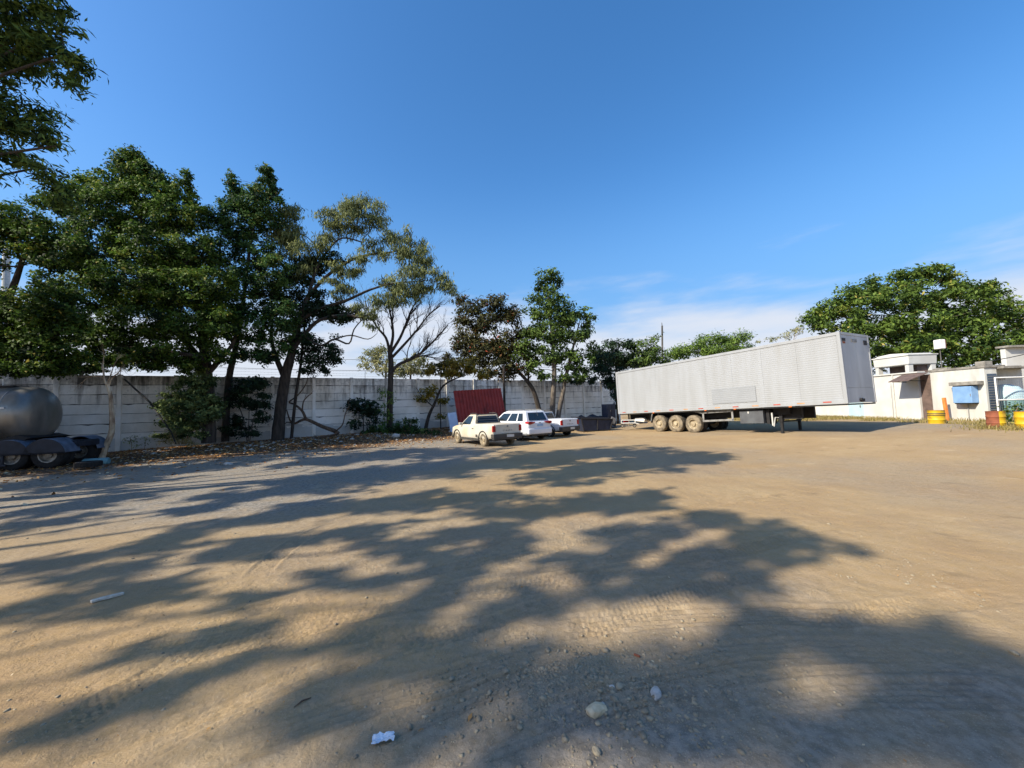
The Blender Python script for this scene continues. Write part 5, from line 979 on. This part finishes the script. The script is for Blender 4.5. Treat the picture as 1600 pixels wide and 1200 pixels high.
q = MB(); q.tube([(-.6, 0, 1.55), (-.72, .0, 1.3)], .01, 5); q.build('wiper', 'car_plastic', sv)
q = MB(); q.bx((-.6, -.6, .22), (3.1, .6, .34)); q.build('underbody', 'steel_black', sv)

# ---------------------------------------------------------------- things leaning on the wall
def corrug(w, h, pitch, amp):
    n = int(w / pitch); v = []; f = []; xs = []
    for i in range(n):
        x = -w / 2 + i * w / n; p = w / n; xs += [(x, 0), (x + p * .35, 0), (x + p * .5, -amp), (x + p * .85, -amp)]
    xs.append((w / 2, 0)); q = MB(); m_ = len(xs)
    for y_ in (0, .012):
        for x, d in xs: v += [(x, d + y_, 0), (x, d + y_, h)]
    for k in (0, 1):
        for i in range(m_ - 1):
            a = k * 2 * m_ + 2 * i; f.append((a, a + 2, a + 3, a + 1))
    q.add(v, f); return q
def place_leaning(q, name, m, base, top_lean, yaw, roll, label, cat):
    o = q.build(name, m, None, fix=False); o.matrix_world = Matrix.Translation(base) @ Matrix.Rotation(yaw, 4, 'Z') @ Matrix.Rotation(-top_lean, 4, 'X') @ Matrix.Rotation(roll, 4, 'Y'); return tag(o, label, cat)
place_leaning(corrug(3.9, 3.35, .25, .07), 'corrugated_sheet', 'red_sheet', (-2.1,28.6,0), R(14), WANG - R(4), R(-3), 'dark red corrugated metal sheet leaning on the wall behind the pickup', 'metal sheet')
q = MB(); q.bx((-.32, -.04, 0), (.32, .04, 1.9)); q.bx((-.3, -.05, .42), (-.02, -.035, .5))
o = q.build('door_panel', 'pale_blue_panel', None, bevel=.01); o.matrix_world = Matrix.Translation((-4.03,27.2,-0.3)) @ Matrix.Rotation(WANG, 4, 'Z') @ Matrix.Rotation(R(-9), 4, 'X') @ Matrix.Rotation(R(-6), 4, 'Y'); tag(o, 'pale blue door panel leaning beside the red corrugated sheet', 'panel')
q = MB(); q.tube([(-0.68,31,-0.2), (-0.65,31,2.68), (-0.63,31,5.17)], [.11, .1, .1], 8); tag(q.build('wooden_post', 'bark_dark'), 'dark upright wooden post right of the red corrugated sheet', 'post')
q = MB(); q.tube([(-20.92,20.6,3.99), (-18.87,20,2.61), (-17.37,19.6,1.04), (-16.95,19.4,0.46)], [.04, .045, .03, .025], 8); tag(q.build('leaning_pole', 'steel_black'), 'thin dark pole leaning from the wall top into the pale shrub', 'pole')
q = MB(); q.tube([(17.94,46,1.02), (18.37,46,11.13)], [.12, .1], 10); q.tube([(18.37,46,11.13), (18.35,46,11.53)], [.05, .03], 6); tag(q.build('utility_pole', 'concrete_dark'), 'thin dark utility pole rising behind the trailer', 'pole')
q = MB(); q.tube([(-55.58,42,3.21), (-56.26,42,20.8)], [.34, .3], 14); q.tube([(-56.26,42,20.8), (-56.3,42,21.53)], [.2, .2], 10); tag(q.build('tall_mast', 'plate_grey'), 'pale tall mast seen through a gap in the leaves at the left edge', 'mast')

# overhead cables behind the wall
for k, (a, c, lab) in enumerate((((-63.62,44,11.59), (18.31,46,7.94), 'upper black overhead cable sagging behind the trees'), ((-63.55,44,10.24), (18.25,46,6.7), 'lower black overhead cable sagging behind the trees'))):
    q = MB(); a, c = Vector(a), Vector(c); pts = [a.lerp(c, i / 24) - Vector((0, 0, 1.6 * math.sin(math.pi * i / 24))) for i in range(25)]; q.tube(pts, .022, 5); tag(q.build('overhead_cable', 'cable_black'), lab, 'cable')

# ---------------------------------------------------------------- scrap by the trailer's tail
sx = empty('scrap_bin', (5.49,27,0.01), (0, 0, R(20))); tag(sx, 'dark steel bin with open frame slumped behind the last pickup', 'bin')
q = MB(); q.prism([(-.9, 0), (1.15, 0), (1.35, .75), (-1.1, .9)], -.5, .6); q.build('hull', 'navy_metal', sx, bevel=.03)
q = MB()
for a, c in (((-1.12, -.55, .9), (1.36, -.55, .76)), ((-.92, -.53, .02), (-1.12, -.55, .9)), ((1.15, -.53, .02), (1.36, -.55, .76)), ((-.92, -.53, .04), (1.15, -.53, .04)), ((.1, -.54, .03), (.15, -.55, .82))): q.tube([a, c], .045, 6)
q.build('frame', 'steel_black', sx)
q = MB(); q.box((0, .1, .93), (2.5, 1.2, .06), Matrix.Rotation(R(3), 3, 'Y')); q.build('lid', 'tarp_dark', sx, bevel=.01)
sp_ = MB(); g = np.random.default_rng(5); nn = 22; v = []; f = []
for i in range(nn):
    for j in range(nn):
        u, w = i / (nn - 1) * 2 - 1, j / (nn - 1) * 2 - 1; z = .95 * max(0, 1 - (abs(u) ** 2.4 + abs(w) ** 2.4)) ** .6; v.append((u * 1.7, w * .9, z * (.72 + .55 * float(vnoise(u * 1.7, w, .5, 3))) + .02))
for i in range(nn - 1):
    for j in range(nn - 1): f.append((i * nn + j, (i + 1) * nn + j, (i + 1) * nn + j + 1, i * nn + j + 1))
sp_.add(v, f); o = sp_.build('tarpaulin_heap', 'tarp_dark', None, smooth=True); o.location = (6.11,30,0.06); o.rotation_euler = (0, 0, R(15)); tag(o, 'crumpled black tarpaulin heap against the wall behind the scrap bin', 'tarpaulin')
cbn = empty('metal_cabinet', (7.58,30.5,-0.06), (0, 0, R(25))); tag(cbn, 'dark blue metal cabinet standing next to the trailer doors', 'cabinet')
q = MB(); q.bx((-.4, -.35, 0), (.4, .35, 1.9)); q.build('case', 'navy_metal', cbn, bevel=.02)
for x in (-.2, .2): q = MB(); q.bx((x - .185, -.372, .95), (x + .185, -.35, 1.85)); q.build('door', 'navy_metal', cbn, bevel=.006)
q = MB(); q.tube([(-.1, -.39, 1.3), (-.1, -.39, 1.45)], .015, 6); q.build('handle', 'steel_grey', cbn)
q = MB(); q.box((.02, -.46, .62), (.5, .12, .5), Matrix.Rotation(.5, 3, 'Y')); q.build('crumpled_sack', 'plank_white', cbn, bevel=.08, seg=3)
jk = empty('trailer_dolly', (7.81,26.2,0.21), (0, 0, R(-20))); tag(jk, 'small white-framed hand dolly under the trailer tail', 'dolly')
q = MB()
for a, c in (((-.45, 0, .3), (.45, 0, .3)), ((-.45, 0, .5), (.45, 0, .5)), ((-.45, 0, .3), (-.45, 0, .5)), ((.45, 0, .3), (.45, 0, .5)), ((0, 0, .3), (0, .3, .06)), ((.45, 0, .3), (.7, .05, .22))): q.tube([a, c], .025, 6)
q.build('frame', 'white_paint', jk)
for s in (-1, 1): wheel('wheel', jk, (s * .4, .12, .12), .12, .07, 'rubber', 'rim_steel', -1)

# ---------------------------------------------------------------- right side: white wall, tank house, booth
GR = 0.25
ww = empty('white_building', (23, 26, GR)); tag(ww, 'low sunlit white building wall with a pale blue door behind the trailer nose', 'building')
def L_(x, y, z): return (x - 23, y - 26, z - GR)
q = MB(); q.bx(L_(23, 21.75, -.3), L_(23.25, 44, 3.1)); q.build('wall', 'white_wall', ww, bevel=.01)
q = MB(); q.bx(L_(23.25, 21.75, -.3), L_(26, 22.0, 3.1)); q.bx(L_(25.9, 21, -.3), L_(26.1, 21.75, 3.1)); q.build('return_wall', 'white_wall', ww)
q = MB(); q.bx(L_(22.93, 21.7, 3.08), L_(23.4, 44, 3.16)); q.build('coping', 'white_wall', ww, bevel=.01)
dr = MB(); dr.bx(L_(22.975, 25.25, .2), L_(23.02, 26.4, 2.35)); d_ = dr.build('door', 'pale_door', ww, bevel=.01)
q = MB(); q.box(L_(22.95, 25.45, 1.2), (.05, .05, .14)); q.build('door_handle', 'steel_grey', d_)
q = MB(); q.tube([L_(22.95, 23.15, .2), L_(22.95, 23.15, 3.15)], .03, 8); q.tube([L_(22.95, 23.3, .2), L_(22.95, 23.3, 2.6)], .02, 8); q.build('drain_pipe', 'plate_grey', ww)
q = MB(); q.add([L_(23, 21.2, 3.02), L_(23, 22.55, 3.02), L_(21.85, 22.3, 2.6), L_(21.85, 21.15, 2.62), L_(23, 21.2, 3.06), L_(23, 22.55, 3.06), L_(21.85, 22.3, 2.64), L_(21.85, 21.15, 2.66)], [(0, 3, 2, 1), (4, 5, 6, 7), (0, 1, 5, 4), (1, 2, 6, 5), (2, 3, 7, 6), (3, 0, 4, 7)]); q.build('awning', 'awning_sheet', ww)
q = MB(); q.tube([L_(23, 22.4, 2.6), L_(22, 22.2, 2.62)], .025, 6); q.tube([L_(23, 21.4, 2.6), L_(22, 21.3, 2.64)], .025, 6); q.build('awning_bracket', 'steel_black', ww)
q = MB(); q.bx(L_(21.9, 21.2, .2), L_(22.95, 22.6, .45)); q.build('step', 'concrete_grey', ww, bevel=.02)
wt = empty('water_tank', (25.4, 24.8, 3.1)); tag(wt, 'white water tank on short pillars on the roof of the white building', 'water tank')
q = MB(); v = []
q.prism([(-1.15, .62), (1.1, .62), (1.16, 1.22), (.8, 1.36), (0, 1.42), (-.8, 1.36), (-1.2, 1.22)], -.9, .9, 'YZ'); q.build('basin', 'white_wall', wt, bevel=.05, seg=2)
q = MB(); q.prism([(-1.22, 1.18), (1.18, 1.18), (1.2, 1.26), (-1.24, 1.26)], -.95, .95, 'YZ'); q.build('lid_rim', 'white_wall', wt, bevel=.02)
for y in (-1.0, .95):
    for x in (-.7, .7): q = MB(); q.box((x, y, .25), (.3, .22, .78)); q.build('pillar', 'white_wall', wt, bevel=.01)
q = MB(); q.bx((-.8, -1.1, -.1), (.8, 1.1, .04)); q.build('base_slab', 'concrete_grey', wt)
q = MB(); q.bx((-.1, -.9, .03), (.6, .85, .64)); q.build('back_panel', 'awning_sheet', wt)

q = MB(); q.bx(L_(23.12, 21.1, .1), L_(23.17, 21.74, 2.95)); q.build('passage_shade', 'awning_sheet', ww)  # dark sheet standing in for the shade inside the passage
bt = empty('guard_booth', (23, 19.9, GR)); tag(bt, 'weathered off-white concrete booth with a blue box on its wall', 'booth')
def K_(x, y, z): return (x - 23, y - 19.9, z - GR)
q = MB(); q.bx(K_(23, 18.68, -.2), K_(23.62, 21.1, 3.05)); q.bx(K_(23.62, 20.3, -.2), K_(27, 21.1, 3.05)); q.build('wall', 'booth_plaster', bt, bevel=.012)
q = MB(); q.bx(K_(22.96, 18.62, 3.05), K_(24, 21.16, 3.17)); q.bx(K_(24, 19.6, 3.05), K_(27, 21.16, 3.15)); q.build('roof_slab', 'concrete_grey', bt, bevel=.015)
q = MB(); q.bx(K_(23.1, 18.7, 3.17), K_(23.5, 19.1, 3.38)); q.bx(K_(23.05, 20.3, 3.17), K_(23.3, 21, 3.24)); q.build('roof_block', 'concrete_grey', bt, bevel=.02)
q = MB(); q.bx(K_(22.66, 18.72, 2.24), K_(23.0, 19.95, 2.42)); q.build('lintel', 'concrete_grey', bt, bevel=.012)
bb = MB(); bb.bx(K_(22.64, 18.98, 1.35), K_(22.998, 19.8, 2.18)); bo_ = bb.build('blue_box', 'blue_box', bt, bevel=.02)
q = MB(); q.box(K_(22.63, 19.02, 1.75), (.02, .03, .12)); q.build('latch', 'steel_grey', bo_)
q = MB(); q.bx(K_(22.68, 19.02, 1.3), K_(22.99, 19.76, 1.35)); q.build('bracket', 'steel_black', bo_)
q = MB(); q.tube([K_(22.97, 19.45, .3), K_(22.97, 19.45, 1.35)], .02, 6); q.build('conduit', 'steel_grey', bt)
wn = MB(); wn.bx(K_(23.12, 18.655, .9), K_(23.56, 18.69, 2.75)); w_ = wn.build('window', 'window_glass', bt)
for i in range(14): q = MB(); q.box(K_(23.34, 18.645, 1.0 + i * .125), (.44, .02, .022)); q.build('window_bar', 'steel_grey', w_)
q = MB(); q.bx(K_(23.7, 20.26, .9), K_(24.9, 20.3, 2.5)); q.build('side_window', 'turquoise', bt, bevel=.01)
q = MB(); q.bx(K_(23.66, 20.22, 2.5), K_(26, 20.3, 2.62)); q.build('window_hood', 'concrete_grey', bt)
q = MB(); q.bx(K_(23.62, 18.4, 2.98), K_(24.5, 20.3, 3.1)); q.build('canopy_slab', 'concrete_grey', bt, bevel=.015)

fn = empty('mesh_fence', (23.02, 18.3, GR)); tag(fn, 'white-framed wire mesh fence panel at the right edge beside the booth', 'fence')
q = MB()
for a, c in (((0, 0, .1), (0, 0, 2.3)), ((4.2, 0, .1), (4.2, 0, 2.3)), ((0, 0, 2.28), (4.2, 0, 2.28)), ((0, 0, 1.22), (4.2, 0, 1.22)), ((0, 0, .15), (4.2, 0, .15)), ((2.1, 0, .1), (2.1, 0, 2.3))): q.tube([a, c], .032, 8)
q.build('frame', 'white_paint', fn)
q = MB()
for i in range(1, 42): q.tube([(i * .1, 0, .15), (i * .1, 0, 2.28)], .003, 3, cap=False)
for i in range(1, 22): q.tube([(0, 0, .15 + i * .1), (4.2, 0, .15 + i * .1)], .003, 3, cap=False)
q.build('wire_mesh', 'steel_grey', fn, fix=False)
wc = empty('water_cistern', (24.75, 19.3, GR)); tag(wc, 'pale turquoise round cistern behind the mesh fence', 'cistern')
q = MB(); q.lathe([(.5, .1), (.58, .3), (.62, 1.05), (.6, 1.25)], (0, 0, 0), 'Z', 28); q.build('lower_tub', 'turquoise', wc, smooth=True)
q = MB(); q.lathe([(.66, 1.25), (.66, 1.33), (.6, 1.6), (.42, 1.85), (.15, 1.98), (.001, 2.0)], (0, 0, 0), 'Z', 28); q.build('lid', 'pale_door', wc, smooth=True)
fl = empty('floodlight', (23.15, 20.62, 3.17)); tag(fl, 'white box floodlight on a thin pole on the booth roof', 'floodlight')
q = MB(); q.tube([(0, 0, -.02), (0, 0, 1.1)], .022, 8); q.build('pole', 'wire_grey', fl)
q = MB(); q.box((0, .0, 1.35), (.3, .34, .5)); q.build('lamp_box', 'white_paint', fl, bevel=.03)
q = MB(); q.box((0.16, .0, 1.35), (.06, .3, .44)); q.build('back_plate', 'rust_red', fl)
q = MB(); a = Vector((23.4, 18.9, 3.35)); c = Vector((32, 20, 5.6)); q.tube([a.lerp(c, i / 12) - Vector((0, 0, .35 * math.sin(math.pi * i / 12))) for i in range(13)], .02, 5); tag(q.build('power_cable', 'cable_black'), 'black cable running from the booth roof to the right edge', 'cable')
rb = empty('white_house', (29.5, 23.5, GR)); tag(rb, 'bright white plastered house wall behind the mesh fence at the right edge', 'building')
q = MB(); q.bx((.75, -.1, -.2), (8, .15, 4.3)); q.build('wall', 'white_wall', rb, bevel=.01)
q = MB(); q.bx((.65, -.35, 4.3), (8, .3, 4.42)); q.build('roof_edge', 'concrete_grey', rb, bevel=.01)
q = MB(); q.bx((3.2, -.13, 1.0), (4.6, -.09, 2.3)); w_ = q.build('window', 'window_glass', rb)
q = MB(); q.bx((3.1, -.16, .9), (4.7, -.1, 1.0)); q.build('sill', 'concrete_grey', w_)

op = MB(); op.box((0, 0, .6), (.12, .12, 1.25)); o = op.build('orange_post', 'orange_paint', None, bevel=.01); o.location = (22.6, 20.1, gzf(22.6, 20.1) - .03); o.rotation_euler = (0, R(-4), 0); tag(o, 'short leaning orange post in front of the booth', 'post')

def drum(label, loc, r, h, main, side, arc, dent=0.0):
    t_ = empty('oil_drum', loc); tag(t_, label, 'drum', 'painted drums in the dry grass')
    def shell(a, name, m, k):
        q = MB(); q.lathe([(r + k, 0), (r + k, h * .3), (r + .014 + k, h * .33), (r + k, h * .36), (r + k, h * .66), (r + .014 + k, h * .69), (r + k, h * .72), (r + k, h - .02), (r + .01 + k, h)], (0, 0, 0), 'Z', 30 if not a else 14, a); o_ = q.build(name, m, t_, smooth=True); return o_
    shell(None, 'body', main, 0)
    q = MB(); q.lathe([(r + .01, h), (r - .015, h), (r - .02, h - .04), (.001, h - .04)], (0, 0, 0), 'Z', 30); q.build('top', 'rust_red', t_, smooth=True)
    if side:
        for a in arc: shell(a, 'painted_band', side, .003)
    return t_
o = drum('yellow short drum with two dark bands in front of the awning', (19.95, 18.2, gzf(19.95, 18.2) - .03), .29, .66, 'yellow_paint', None, ())
for z in (.42, .49): q = MB(); q.lathe([(.302, z), (.306, z + .005), (.306, z + .03), (.302, z + .035)], (0, 0, 0), 'Z', 30); q.build('dark_band', 'car_plastic', o, smooth=True)
drum('rust-red drum with a yellow patch beside the booth corner', (18.8, 15.05, gzf(18.8, 15.05) - .03), .25, .68, 'rust_red', 'yellow_paint', ((R(-122), R(-40)),))
drum('yellow drum with a rusty red flank at the right edge', (18.75, 14.15, gzf(18.7, 14.1) - .03), .25, .68, 'yellow_paint', 'rust_red', ((R(-128), R(-30)),))
tree('bush', 'small green bush behind the two drums at the right edge', [[((20.2, 15.6, .4), .03), ((20.2, 15.6, .8), .02), ((20.3, 15.5, 1.2), .01)]],
    [(20.2, 15.6, .85, .35, .3), (20.0, 15.3, .7, .25, .25), (20.5, 15.8, 1.15, .3, .22), (20.3, 15.2, .55, .3, .2)], 'leaf_round', 'twig', .12, .45, 1.6, seed=71, clump=.16, cat='bush', crown_name='foliage', trunk_name='stems')

# ---------------------------------------------------------------- litter, stones, grass
def stones(name, pos, size, m, seed, **kw):
    g = np.random.default_rng(seed); ico = bmesh.new(); bmesh.ops.create_icosphere(ico, subdivisions=1, radius=1); bv = np.array([v.co[:] for v in ico.verts]); bf = np.array([[v.index for v in f.verts] for f in ico.faces]); ico.free()
    n = len(pos); s = np.asarray(size)[:, None, None]
    V = bv[None] * (0.72 + .5 * g.random((n, len(bv), 1))); V = V * (np.array([1, 1, .62]) * (0.7 + .6 * g.random((n, 1, 3))))
    a = g.random(n) * 6.28; c, s_ = np.cos(a), np.sin(a); X = V[:, :, 0] * c[:, None] - V[:, :, 1] * s_[:, None]; Y = V[:, :, 0] * s_[:, None] + V[:, :, 1] * c[:, None]
    V = np.stack([X, Y, V[:, :, 2]], -1) * s + np.asarray(pos)[:, None, :]
    F = (bf[None] + (np.arange(n) * len(bv))[:, None, None]).reshape(-1, 3); o_ = raw_mesh(name, V.reshape(-1, 3), F, m); o_['kind'] = 'stuff'; return o_
from mathutils.bvhtree import BVHTree
def ground_at(x, y):
    i = np.clip(np.searchsorted(gy, y), 1, NY - 1); j = np.clip(np.searchsorted(gx, x), 1, NX - 1)
    fx = (x - gx[j - 1]) / (gx[j] - gx[j - 1]); fy = (y - gy[i - 1]) / (gy[i] - gy[i - 1])
    return (GZ[i - 1, j - 1] * (1 - fx) + GZ[i - 1, j] * fx) * (1 - fy) + (GZ[i, j - 1] * (1 - fx) + GZ[i, j] * fx) * fy
g = np.random.default_rng(77)
def scat(n, x0, x1, y0, y1): return g.uniform(x0, x1, n), g.uniform(y0, y1, n)
def pos3(x, y, up=0.0): return np.stack([x, y, ground_at(x, y) + up], -1)
x1_, y1_ = scat(900, -7, 7, 1.4, 9); x2_ = g.normal(hx + .1, .5, 2600); y2_ = g.normal(hy + .02, .2, 2600); x3_, y3_ = scat(1500, -14, 0, 5, 16)
x4_ = g.normal(.75, .5, 700); y4_ = g.normal(2.25, .3, 700)
x5_ = g.uniform(-4.5, 4.5, 7500); y5_ = 1.4 + 4.6 * g.random(7500) ** 1.4; kq = fbm(x5_, y5_, .7, 3, 41) + .25 * (np.hypot(x5_ - .6, (y5_ - 2.2) * 1.5) < 1) > .62; x5_, y5_ = x5_[kq], y5_[kq]
X_ = np.concatenate([x1_, x2_, x3_, x4_, x5_]); Y_ = np.concatenate([y1_, y2_, y3_, y4_, y5_]); kq = Y_ > 1.2; X_, Y_ = X_[kq], Y_[kq]
stones('gravel', pos3(X_, Y_), np.clip(g.lognormal(-5.15, .55, len(X_)), .0025, .024), 'stone', 81)
tag(bpy.data.objects['gravel'], 'fine grey gravel scattered over the packed earth', 'gravel')
s_ = g.uniform(1, 22, 1000); d_2 = np.abs(g.normal(0, 2.6, 1000)) + .3; X_ = WA[0] + WD[0] * s_ + WN[0] * d_2; Y_ = WA[1] + WD[1] * s_ + WN[1] * d_2
stones('rubble', pos3(X_, Y_), np.clip(g.lognormal(-3.2, .6, 1000), .015, .17), 'rubble', 82); tag(bpy.data.objects['rubble'], 'pale broken concrete rubble strewn along the wall', 'rubble')
n = 26000; s_ = g.uniform(-4, 30, n); d_2 = np.abs(g.normal(0, 4.0, n)) * np.interp(s_, [-4, 5, 22], [1.3, 1.15, .8]) + .15; kq = (s_ < 21) | (g.random(n) < .2); s_, d_2 = s_[kq], d_2[kq]; n = len(s_)
X_ = WA[0] + WD[0] * s_ + WN[0] * d_2; Y_ = WA[1] + WD[1] * s_ + WN[1] * d_2
xx, yy = scat(700, -6, 7, 1.5, 10); X_ = np.concatenate([X_, xx]); Y_ = np.concatenate([Y_, yy]); n = len(X_); sz = np.where(np.arange(n) < n - 700, .13, .02)
P_ = pos3(X_, Y_, .012); a = g.random(n) * 6.28; L = sz * (.5 + .9 * g.random(n)); tl = g.normal(0, .35, (n, 2))
ax = np.stack([np.cos(a), np.sin(a), tl[:, 0]], -1) * L[:, None] * .5; sdv = np.stack([-np.sin(a), np.cos(a), tl[:, 1]], -1) * L[:, None] * .22
P_[:, 2] += 0
V = np.stack([P_ - ax, P_ + sdv, P_ + ax, P_ - sdv], 1).reshape(-1, 3); o = raw_mesh('leaf_litter', V, np.arange(4 * n).reshape(-1, 4), 'leaf_dry', None, np.repeat(np.clip(g.normal(.5, .28, n), 0, 1), 4)); tag(o, 'dry brown leaf litter under the trees along the wall', 'leaves', kind='stuff')
def blades(name, X_, Y_, h, m, label, cat, seed):
    g2 = np.random.default_rng(seed); n = len(X_); P_ = pos3(X_, Y_, -.01); a = g2.random(n) * 6.28; hh = h * (.4 + .9 * g2.random(n)); w = .012 + .01 * g2.random(n); ln = g2.normal(0, .5, (n, 2)) * hh[:, None]
    sv_ = np.stack([np.cos(a), np.sin(a), 0 * a], -1) * w[:, None]; mid = P_ + np.stack([ln[:, 0] * .35, ln[:, 1] * .35, hh * .6], -1); tip = P_ + np.stack([ln[:, 0], ln[:, 1], hh], -1)
    V = np.stack([P_ - sv_, P_ + sv_, mid + sv_ * .6, mid - sv_ * .6, tip + sv_ * .12, tip - sv_ * .12], 1).reshape(-1, 3); k6 = np.arange(n)[:, None] * 6
    F = np.concatenate([k6 + np.array([[0, 1, 2, 3]]), k6 + np.array([[3, 2, 4, 5]])]); o_ = raw_mesh(name, V, F, m, None, np.repeat(np.clip(g2.normal(.5, .25, n), 0, .9), 6)); tag(o_, label, cat, kind='stuff')
xa, ya = g.uniform(19.8, 22.9, 5200), g.uniform(14, 30, 5200); kq = fbm(xa, ya, 1.2, 3, 31) + (xa - 20) * .08 > .56; xb, yb_ = g.uniform(16, 22.8, 3500), g.uniform(23.5, 30, 3500); xc, yc = g.normal(19.0, .7, 1100), g.normal(14.5, .7, 1100)
blades('dry_grass', np.concatenate([xa[kq], xb, xc]), np.concatenate([ya[kq], yb_, yc]), .16, 'grass_dry', 'yellow dry grass along the white wall and round the drums', 'grass', 91)

mat('stone_tan', lin((206, 188, 154)), lin((172, 152, 120)), 0.95, scale=20, bump=0.004, bscale=60)
def rock(label, x, y, r, m, seed, fl=.6, cat='stone'):
    b = bmesh.new(); bmesh.ops.create_icosphere(b, subdivisions=2, radius=1); rr = random.Random(seed); ph = [Vector((rr.uniform(-1, 1), rr.uniform(-1, 1), rr.uniform(-1, 1))).normalized() for _ in range(9)]
    for v in b.verts:
        d = v.co.normalized(); k = 1 - .12 * rr.random() * .3
        for p in ph:
            t2 = d.dot(p)
            if t2 > .55: k = min(k, .72 / max(t2, .6) + .04)
        v.co = Vector((d.x * 1.25, d.y * .85, d.z * fl)) * k * r
    me = bpy.data.meshes.new('stone'); b.to_mesh(me); b.free(); me.materials.append(M(m)); o_ = bpy.data.objects.new('stone', me); link(o_); o_.location = (x, y, float(ground_at(np.array([x]), np.array([y]))[0]) + r * fl * .22); o_.rotation_euler = (rr.uniform(-.2, .2), rr.uniform(-.2, .2), rr.uniform(0, 6)); tag(o_, label, cat, 'loose stones on the ground'); return o_
for lab, (x, y), r, m, sd_ in (
    ('largest tan stone lying in the foreground shade', (0.43,2.35), .06, 'stone_tan', 1), ('pale grey lump of concrete right of the largest tan stone', (0.83,2.47), .045, 'stone_pale', 2),
    ('small pale stone just above the largest tan stone', (0.48,2.39), .017, 'stone_pale', 3), ('grey stone low in the foreground, nearest the bottom edge', (0.38,2.1), .026, 'stone', 4),
    ('rounded grey clod left of the pale concrete lump', (0.62,2.54), .03, 'stone', 5), ('small white stone in the gravel left of the clod', (0.57,2.53), .018, 'stone_pale', 6),
    ('two-coloured pebble beside the crumpled paper', (-0.87,2.11), .015, 'stone', 7), ('dark clod alone near the right edge of the shade', (3.43,2.78), .03, 'stone', 8),
    ('pale boulder at the edge of the leaf litter under the leaning trunk', (-10.58,14.35), .13, 'stone_pale', 9)): rock(lab, x, y, r, m, sd_)
o = rock('white rounded boulder at the foot of the leafless tree', *(-7.58,24.82), .26, 'stone_pale', 10, .75)
pz = lambda x, y: float(ground_at(np.array([x]), np.array([y]))[0])
x, y = (-4.13,3.98); q = MB(); q.prism([(-.11, -.02), (.1, -.022), (.118, -.008), (.105, .02), (-.1, .022), (-.12, .008)], 0, .025, 'XY'); o = q.build('wood_offcut', 'plank_white', None, bevel=.004); o.location = (x, y, pz(x, y) + .004); o.rotation_euler = (0, R(2), R(52)); tag(o, 'short pale wooden offcut lying alone on the earth at left', 'plank')
x, y = (-0.76,2.21); v = []; f = []; nn = 14
for i in range(nn):
    for j in range(nn):
        u, w = i / (nn - 1) - .5, j / (nn - 1) - .5; v.append((u * .11 + .012 * (float(vnoise(w, u, .2, 5)) - .5), w * .06 + .012 * (float(vnoise(u, w, .2, 6)) - .5), 1 * .018 * float(vnoise(u, w, .16, 7)) + .01 * float(vnoise(u, w, .06, 8))))
for i in range(nn - 1):
    for j in range(nn - 1): f.append((i * nn + j, (i + 1) * nn + j, (i + 1) * nn + j + 1, i * nn + j + 1))
q = MB().add(v, f); o = q.build('crumpled_paper', 'paper', None); o.location = (x, y, pz(x, y) + .004); o.rotation_euler = (0, 0, .3); tag(o, 'crumpled white paper scrap near the bottom edge', 'paper')
x, y = (-1.36,2.5); q = MB(); q.tube([(-.05, 0, .006), (0, .006, .012), (.05, -.004, .006)], [.002, .006, .002], 6); o = q.build('twig', 'dead_wood', None); o.location = (x, y, pz(x, y)); o.rotation_euler = (0, 0, .9); tag(o, 'short curled dark twig lying on the sandy earth', 'twig')
x, y = (-0.3,2.34); q = MB(); q.add([(-.03, 0, .004), (0, .012, .01), (.035, 0, .006), (0, -.012, .008)], [(0, 1, 2, 3)]); o = raw_mesh('dry_leaf', np.array(q.v), np.array(q.f), 'leaf_dry', None, [.6] * 4); o.location = (x, y, pz(x, y) + .002); o.rotation_euler = (0, 0, 1.3); tag(o, 'single orange-brown dry leaf right of the paper scrap', 'leaf')
x, y = (0.83,2.84); q = MB(); q.box((0, 0, .008), (.045, .014, .012)); o = q.build('brick_chip', 'rust_red', None, bevel=.003); o.location = (x, y, pz(x, y)); o.rotation_euler = (0, 0, -.7); tag(o, 'tiny red brick chip at the edge of the gravel patch', 'brick chip')
x, y = (-15.67,14.26); tw = empty('old_tyre', (x, y, pz(x, y) + .02), (R(90), 0, 0)); tag(tw, 'dusty old tyre lying under the tank trailer chassis', 'tyre'); wheel('wheel', tw, (0, .1, 0), .36, .2, 'rubber', 'rust_red', -1)
tw.location.z += .06
x, y = (-17.68,16.13); q = MB(); q.lathe([(.001, -.4), (.12, -.4), (.15, -.36), (.15, .36), (.12, .4), (.001, .4)], (0, 0, .15), 'X', 16); o = q.build('blue_cylinder', 'turquoise', None, smooth=True); o.location = (x + .6, y - .3, pz(x + .6, y - .3) - .05); o.rotation_euler = (0, 0, .4); tag(o, 'small pale teal canister lying near the tank fenders', 'canister')
